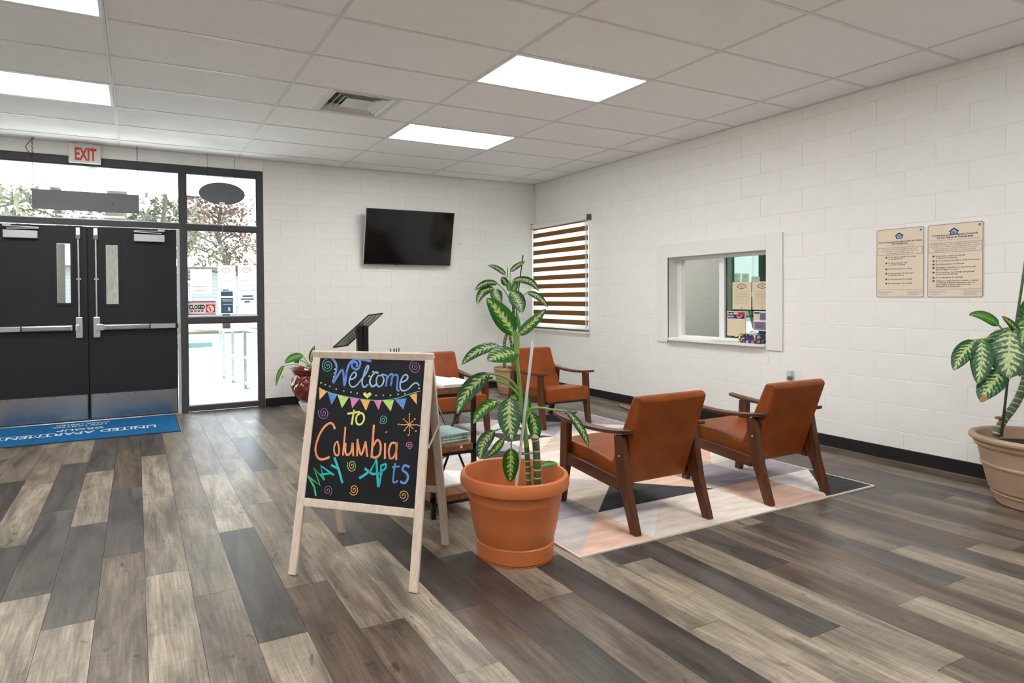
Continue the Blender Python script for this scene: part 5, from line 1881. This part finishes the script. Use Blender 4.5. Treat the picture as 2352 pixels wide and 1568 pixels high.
MB().tube(spline([(0, -0.008, -0.12), (0.003, 0, -0.3), (0.004, 0.03, -0.5), (0.0, 0.03, -0.62), (0.004, 0.04, -1.0)], 5), 0.002, 6).build('pull_cord', M('cord_white', (214, 214, 210), 0.5), ov)

# ---- notices on the sidelight
gy = GY - 0.006
paper_t = translucent_mat('paper_backlit', (250, 250, 246), 0.85)
blue_t = translucent_mat('flyer_blue_backlit', (120, 168, 210), 0.6)
line_ink = translucent_mat('line_ink_backlit', (150, 140, 122), 0.75)
blue_ink = translucent_mat('blue_ink_backlit', (96, 140, 190), 0.7)
pale_t = translucent_mat('flyer_pale_backlit', (244, 247, 250), 0.8)


def sheet(name, label, cat, u0, v0, u1, v1, mat, group=None, y=gy, th=0.001):
    a, b = on_y(u0, v0, y), on_y(u1, v1, y)
    w, h = b.x - a.x, a.z - b.z
    t = thing(name, label, cat, (a.x, y, b.z), group=group)
    MB().box((0, -th, 0), (w, 0, h)).build('sheet', mat, t)
    return t, w, h


Fy = lambda x, z, d=0.0015: frame4((x, -d, z), (1, 0, 0), (0, 0, 1))
cs, w, h = sheet('closed_sign', 'red and white CLOSED sign with a clock face on the glass', 'sign', 432, 692, 496, 722, M('sign_white', (238, 236, 232), 0.5))
red = M('sign_red', (206, 40, 46), 0.5)
MB().box((0, -0.0016, h * 0.92), (w, -0.001, h)).build('red_edge', red, cs)
MB().box((0, -0.0016, 0), (w, -0.001, h * 0.08)).build('red_edge', red, cs)
text('lettering', 'CLOSED', black_print, cs, Fy(w * 0.03, h * 0.42), size=0.06, width=w * 0.57, height=h * 0.36, bold=0.003)
for k in range(4):
    MB().box((w * (0.08 + k * 0.125), -0.0016, h * 0.24), (w * (0.17 + k * 0.125), -0.001, h * 0.32)).build('small_print', black_print, cs)
ck = MB().box((w * 0.64, -0.0018, h * 0.16), (w * 0.97, -0.001, h * 0.76)).build('clock_field', red, cs)
dial = [(w * 0.805 + w * 0.13 * math.cos(2 * PI * k / 24), h * 0.44 + h * 0.25 * math.sin(2 * PI * k / 24)) for k in range(24)]
MB().quad(*[(a, -0.0022, b) for a, b in dial]).build('clock_dial', M('sign_white', (238, 236, 232), 0.5), ck)
MB().bar((w * 0.80, -0.0026, h * 0.44), (w * 0.80, -0.0026, h * 0.24), 0.0006, 0.014, up=(1, 0, 0)).build('clock_hand', red, ck)
MB().bar((w * 0.80, -0.0026, h * 0.44), (w * 0.74, -0.0026, h * 0.56), 0.0006, 0.014, up=(1, 0, 1)).build('clock_hand', red, ck)
fl_, w, h = sheet('door_flyer', 'blue flyer in a clear sleeve on the sidelight', 'flyer', 500, 668, 542, 720, pale_t)
MB().box((w * 0.17, -0.0016, h * 0.02), (w * 0.84, -0.001, h * 0.7)).build('blue_block', blue_t, fl_)
MB().box((w * 0.17, -0.0016, h * 0.77), (w * 0.84, -0.001, h * 0.98)).build('blue_block', blue_t, fl_)
for k, (a, b) in enumerate(((0.25, 0.6), (0.25, 0.54), (0.3, 0.4))):
    MB().box((w * a, -0.002, h * b), (w * 0.78, -0.0016, h * (b + 0.03))).build('print_line', paper_m, fl_)
MB().box((w * 0.56, -0.002, h * 0.12), (w * 0.68, -0.0016, h * 0.28)).build('lantern_print', paper_m, fl_)
fl_, w, h = sheet('door_flyer', 'pale flyer with faint blue writing beside the frame edge', 'flyer', 546, 668, 589, 721, pale_t)
for a, b, c in ((0.25, 0.82, 0.75), (0.15, 0.88, 0.62), (0.35, 0.65, 0.5)):
    MB().box((w * a, -0.0016, h * c), (w * b, -0.001, h * (c + 0.06))).build('print_line', blue_ink, fl_)


def eye_logo(parent, F, cx, cy, rx, ry, mat, word='UMC'):
    up_, lo_ = [], []
    for k in range(13):
        f = -1 + 2 * k / 12
        up_.append((cx + rx * f, cy + ry * (1 - f * f)))
        lo_.append((cx + rx * f, cy - ry * (1 - f * f)))
    for pts in (up_, lo_):
        n = (F @ Vector((0, 0, 1, 0))).to_3d() if False else (F.to_3x3() @ Vector((0, 0, 1)))
        MB().ribbon([F @ Vector((a, b, 0)) for a, b in pts], ry * 0.28, n).build('logo', mat, parent)
    text('logo_lettering', word, mat, parent, F @ Matrix.Translation((cx - rx * 0.38, cy - ry * 0.32, 0)), size=ry, width=rx * 0.76, height=ry * 0.62, res=1, bold=0.0004)


faint = translucent_mat('logo_ink_backlit', (122, 62, 44), 0.6)
for u0, u1, lab in ((500, 541, 'backlit letter page with an eye-shaped logo above the blue flyer'), (546, 589, 'backlit letter page with an eye-shaped logo above the pale flyer')):
    pg, w, h = sheet('letter_page', lab, 'paper', u0, 609, u1, 664, paper_t, 'backlit letter pages')
    eye_logo(pg, Fy(0, 0), w * 0.45, h * 0.8, w * 0.26, h * 0.09, faint)
    for k in range(5):
        MB().box((w * 0.12, -0.0016, h * (0.55 - k * 0.1)), (w * 0.88, -0.001, h * (0.565 - k * 0.1))).build('print_line', line_ink, pg)
pg, w, h = sheet('letter_page', 'large plain notice page above the CLOSED sign', 'paper', 437, 618, 487, 674, paper_t)
for k in range(4):
    MB().box((w * 0.12, -0.0016, h * (0.35 - k * 0.08)), (w * 0.75, -0.001, h * (0.37 - k * 0.08))).build('print_line', line_ink, pg)

# ---- papers on the service window
wxp = WALLX + WD - 0.012


def wpaper(name, label, cat, ya, yb, z0, z1, mat):
    t = thing(name, label, cat, (wxp, ya, z0))
    w, h = ya - yb, z1 - z0
    MB().box((-0.001, -w, 0), (0.0, 0, h)).build('sheet', mat, t)
    return t, w, h


Fx = frame4((-0.0016, 0, 0), (0, -1, 0), (0, 0, 1))


def wbar(t, w, h, fx0, fx1, fz0, fz1, mat, name='print_line', d=0.0016):
    MB().box((-d, -fx1 * w, fz0 * h), (-d + 0.0004, -fx0 * w, fz1 * h)).build(name, mat, t)


brown_ink = M('brown_ink', (122, 62, 44), 0.6)
grey_ink = M('grey_ink', (150, 140, 122), 0.7)
for ya, yb, lab in ((4.277, 4.066, 'cream letter with a brown eye-shaped logo above the calendar'), (4.051, 3.84, 'cream letter with a brown eye-shaped logo above the purple flyers')):
    t, w, h = wpaper('letter_page', lab, 'paper', ya, yb, 1.139, 1.41, cream_paper)
    eye_logo(t, Fx, w * 0.5, h * 0.84, w * 0.25, h * 0.085, brown_ink)
    for k, (a, b) in enumerate(((.15, .85), (.2, .8), (.1, .9), (.15, .85), (.15, .85), (.08, .9), (.12, .8), (.1, .9), (.2, .8))):
        wbar(t, w, h, a, b, 0.64 - k * 0.055, 0.648 - k * 0.055, grey_ink)
    wbar(t, w, h, 0.46, 0.54, 0.05, 0.075, brown_ink)
t, w, h = wpaper('wall_calendar', 'calendar page with a navy and crimson header taped to the glass', 'calendar', 4.34, 4.128, 0.872, 1.12, cream_paper)
wbar(t, w, h, 0.03, 0.96, 0.70, 0.97, M('calendar_navy', (48, 42, 84), 0.6), 'header')
MB().quad(*[Fx @ Vector((a * w, b * h, 0.0004)) for a, b in ((0.62, 0.96), (0.93, 0.96), (0.9, 0.86), (0.68, 0.77), (0.62, 0.84))]).build('header_shape', M('calendar_crimson', (184, 40, 88), 0.6), t)
MB().quad(*[Fx @ Vector((a * w, b * h, 0.0007)) for a, b in ((0.5, 0.84), (0.56, 0.84), (0.66, 0.76), (0.84, 0.85), (0.86, 0.83), (0.72, 0.72), (0.6, 0.72))]).build('header_shape', M('calendar_salmon', (226, 146, 138), 0.6), t)
MB().quad(*[Fx @ Vector((a * w, b * h, 0.0004)) for a, b in ((0.36, 0.96), (0.62, 0.96), (0.62, 0.87), (0.36, 0.87))]).build('header_shape', M('calendar_salmon', (226, 146, 138), 0.6), t)
text('lettering', 'Lets', paper_m, t, Fx @ Matrix.Translation((w * 0.05, h * 0.865, 0.0006)), size=0.03, width=w * 0.27, height=h * 0.075, res=1, bold=0.001)
text('lettering', 'Nau', paper_m, t, Fx @ Matrix.Translation((w * 0.39, h * 0.88, 0.0008)), size=0.03, width=w * 0.2, height=h * 0.065, res=1, bold=0.001)
text('lettering', '2025', paper_m, t, Fx @ Matrix.Translation((w * 0.05, h * 0.755, 0.0006)), size=0.03, width=w * 0.32, height=h * 0.075, res=1, bold=0.001)
for r in range(5):
    for c in range(7):
        wbar(t, w, h, 0.09 + c * 0.12, 0.105 + c * 0.12, 0.60 - r * 0.105, 0.62 - r * 0.105, grey_ink, 'day_mark')
purple = M('flyer_purple', (138, 118, 152), 0.6, vary=0.12)
t, w, h = wpaper('door_flyer', 'purple two-part flyer on the service window beside the calendar', 'flyer', 4.039, 3.85, 0.936, 1.124, paper_m)
wbar(t, w, h, 0.35, 0.97, 0.54, 0.93, purple, 'print_block')
wbar(t, w, h, 0.04, 0.32, 0.54, 0.84, cream_paper, 'print_block')
wbar(t, w, h, 0.04, 0.34, 0.87, 0.95, black_print, 'print_block')
wbar(t, w, h, 0.04, 0.95, 0.05, 0.46, purple, 'print_block')
for k in range(4):
    wbar(t, w, h, 0.14, 0.6 - k * 0.05, 0.36 - k * 0.07, 0.375 - k * 0.07, black_print, d=0.002)
    wbar(t, w, h, 0.4, 0.9 - k * 0.06, 0.84 - k * 0.07, 0.855 - k * 0.07, black_print, d=0.002)

# tissue box on the sill
tx = thing('tissue_box', 'purple patterned tissue box on the service window sill', 'tissue box', (WALLX + 0.065, 3.985, 0.822))
m, t_, p = nodes_of('tissue_box_print')
tcn = add(t_, 'ShaderNodeTexCoord')
vo = add(t_, 'ShaderNodeTexVoronoi')
vo.inputs['Scale'].default_value = 55
r = add(t_, 'ShaderNodeValToRGB')
r.color_ramp.interpolation = 'CONSTANT'
els = r.color_ramp.elements
els[0].color = lin((66, 34, 118))
els[1].position = 0.3
els[1].color = lin((30, 20, 44))
for pos, c in ((0.48, (92, 52, 140)), (0.62, (170, 196, 50)), (0.72, (226, 222, 214)), (0.8, (58, 30, 100)), (0.9, (196, 150, 60))):
    e_ = els.new(pos)
    e_.color = lin(c)
t_.links.new(tcn.outputs['Object'], vo.inputs['Vector'])
sepc = add(t_, 'ShaderNodeSeparateColor')
t_.links.new(vo.outputs['Color'], sepc.inputs[0])
t_.links.new(sepc.outputs[0], r.inputs[0])
t_.links.new(r.outputs[0], p.inputs['Base Color'])
p.inputs['Roughness'].default_value = 0.4
MB().box((-0.055, -0.12, 0), (0.055, 0.115, 0.083)).build('carton', m, tx, bevel=0.002)
ts = MB()
k0 = 0
for i in range(5):
    for j in range(7):
        a = -0.05 + 0.1 * j / 6
        ts.v.append((0.012 * math.sin(i * 1.7 + j) * (i / 4), a * (1 - 0.35 * i / 4), 0.083 + 0.032 * (i / 4) * (1 - (j / 3 - 1) ** 2 * 0.5)))
for i in range(4):
    for j in range(6):
        a = i * 7 + j
        ts.f.append((a, a + 1, a + 8, a + 7))
        ts.mi.append(0)
ts.build('tissue', paper_m, tx, smooth=True)

# ---- things inside the office
dk = thing('office_desk', 'grey desk against the office end wall beyond the glass', 'desk', (7.35, 5.2, 0))
MB().box((-0.75, -0.4, 0.71), (0.75, 0.4, 0.74)).build('desk_top', M('desk_grey', (120, 122, 118), 0.5), dk)
for sx_ in (-0.7, 0.66):
    MB().box((sx_, -0.36, 0), (sx_ + 0.04, 0.36, 0.71)).build('side_panel', M('desk_grey', (120, 122, 118), 0.5), dk)
mo = thing('computer_monitor', 'computer monitor on the office desk', 'monitor', (7.3, 5.3, 0.74))
MB().box((-0.12, -0.09, 0), (0.12, 0.09, 0.012)).build('base', black_plastic, mo)
MB().box((-0.02, -0.015, 0.012), (0.02, 0.015, 0.16)).build('neck', black_plastic, mo)
MB().box((-0.27, -0.02, 0.12), (0.27, 0.02, 0.45)).build('housing', black_plastic, mo)
MB().box((-0.255, -0.023, 0.135), (0.255, -0.02, 0.435)).build('screen', M('monitor_screen', (120, 160, 184), 0.2), mo)
olx = thing('ceiling_light_offscreen', 'ceiling light panel inside the office behind the service window', 'ceiling light', (6.6, 4.4, CEIL))
MB().box((-0.62, -0.32, -0.03), (0.62, 0.32, 0.0)).build('frame', white_plastic, olx)
MB().box((-0.6, -0.3, -0.034), (0.6, 0.3, -0.03)).build('diffuser', emit_mat('office_light', (255, 252, 246), LIGHT_E), olx)

# ---- brochure stand with a tilted panel
st = thing('display_stand', 'black floor stand with a tilted panel beside the red pot', 'display stand', (2.13, 6.22, 0))
D0 = 6.5
O = st.location
C8 = lambda x, y, d=0: px(750 + x * 0.11054, 700 + y * 0.11054, D0 + d) - O
MB().lathe([(0.2, 0), (0.2, 0.012), (0.19, 0.018), (0.02, 0.02)], 40).build('base', black_metal, st, smooth=True, auto=40)
for dx in (-0.03, 0.034):
    MB().box((dx - 0.027, -0.03, 0.01), (dx + 0.027, 0.03, 0.985)).build('post', black_metal, st, bevel=0.003)
A, B, C_, D_ = C8(150, 890), C8(880, 225), C8(1170, 185, 0.28), C8(440, 850, 0.28)
nrm = (B - A).cross(D_ - A).normalized()
pn = MB()
pn.v = [tuple(v) for v in (A, B, C_, D_)] + [tuple(v + nrm * 0.012) for v in (A, B, C_, D_)]
pn.f = [(0, 1, 2, 3), (7, 6, 5, 4), (0, 4, 5, 1), (1, 5, 6, 2), (2, 6, 7, 3), (3, 7, 4, 0)]
pn.mi = [0] * 6
pan = pn.build('panel', glass_mat('smoked_acrylic', (196, 196, 192), 0.08), st)
for a, b in ((A, B), (B, C_), (C_, D_), (D_, A)):
    MB().bar(a + nrm * 0.006, b + nrm * 0.006, 0.009, 0.014, up=nrm).build('panel_edge', black_plastic, pan)
for f in (0.3, 0.62):
    a = A.lerp(D_, f)
    b = B.lerp(C_, f)
    MB().bar(a.lerp(b, 0.15), a.lerp(b, 0.42), 0.006, 0.006, up=nrm).build('support_rib', black_plastic, pan)
    MB().bar(a.lerp(b, 0.58), a.lerp(b, 0.95), 0.006, 0.006, up=nrm).build('support_rib', black_plastic, pan)
top = Vector((0, 0, 0.985))
for f, dx in ((0.3, 0.06), (0.62, 0.12)):
    a = A.lerp(D_, f).lerp(B.lerp(C_, f), 0.62)
    MB().bar(a, Vector((a.x, a.y, 0.985)), 0.01, 0.01).build('bracket', black_metal, st)
    MB().bar(Vector((a.x, a.y, 0.985)), top, 0.01, 0.01).build('bracket', black_metal, st)
a = A.lerp(D_, 0.45).lerp(B.lerp(C_, 0.45), 0.45)
MB().bar(a, top + Vector((-0.02, 0, 0)), 0.02, 0.03).build('bracket', black_metal, st)

# ---- door mat
mx0, mx1, my0, my1 = -1.29, 0.376, 6.482, 7.44
dm = thing('door_mat', 'blue door mat with white company lettering by the double doors', 'door mat', ((mx0 + mx1) / 2, (my0 + my1) / 2, 0))
hw_, hh_ = (mx1 - mx0) / 2, (my1 - my0) / 2
MB().box((-hw_, -hh_, 0.0005), (hw_, hh_, 0.006)).build('rubber_edge', M('mat_rubber', (22, 34, 48), 0.7), dm, bevel=0.002)
mat_blue = M('mat_blue', (34, 98, 148), 0.95, vary=0.12, vscale=30, bump=0.6, bscale=400, spec=0.05)
MB().box((-hw_ + 0.012, -hh_ + 0.012, 0.006), (hw_ - 0.012, hh_ - 0.006, 0.0095)).build('pile', mat_blue, dm)
mat_w = M('mat_lettering', (206, 220, 228), 0.9)
cx_, cy_ = (mx0 + mx1) / 2, (my0 + my1) / 2


def mtext(body, x0, x1, y, h):
    # reads from the doors: text x runs towards -x, text y towards -y
    F = frame4((x1 - cx_, y - cy_, 0.0099), (-1, 0, 0), (0, -1, 0))
    text('lettering', body, mat_w, dm, F, size=h * 1.3, width=x1 - x0, height=h, bold=0.002)


mtext('UNITED APARTMENT', -1.17, 0.17, 6.90, 0.13)
mtext('GROUP', -0.70, -0.30, 7.07, 0.10)
MB().box((-1.17 - cx_, 6.915 - cy_, 0.0095), (-0.72 - cx_, 6.925 - cy_, 0.0099)).build('rule', mat_w, dm)
MB().box((-0.28 - cx_, 6.915 - cy_, 0.0095), (0.17 - cx_, 6.925 - cy_, 0.0099)).build('rule', mat_w, dm)
mtext('LIVE UNITED,', -0.76, -0.28, 7.24, 0.07)
mtext('WORK UNITED', -0.74, -0.26, 7.35, 0.07)
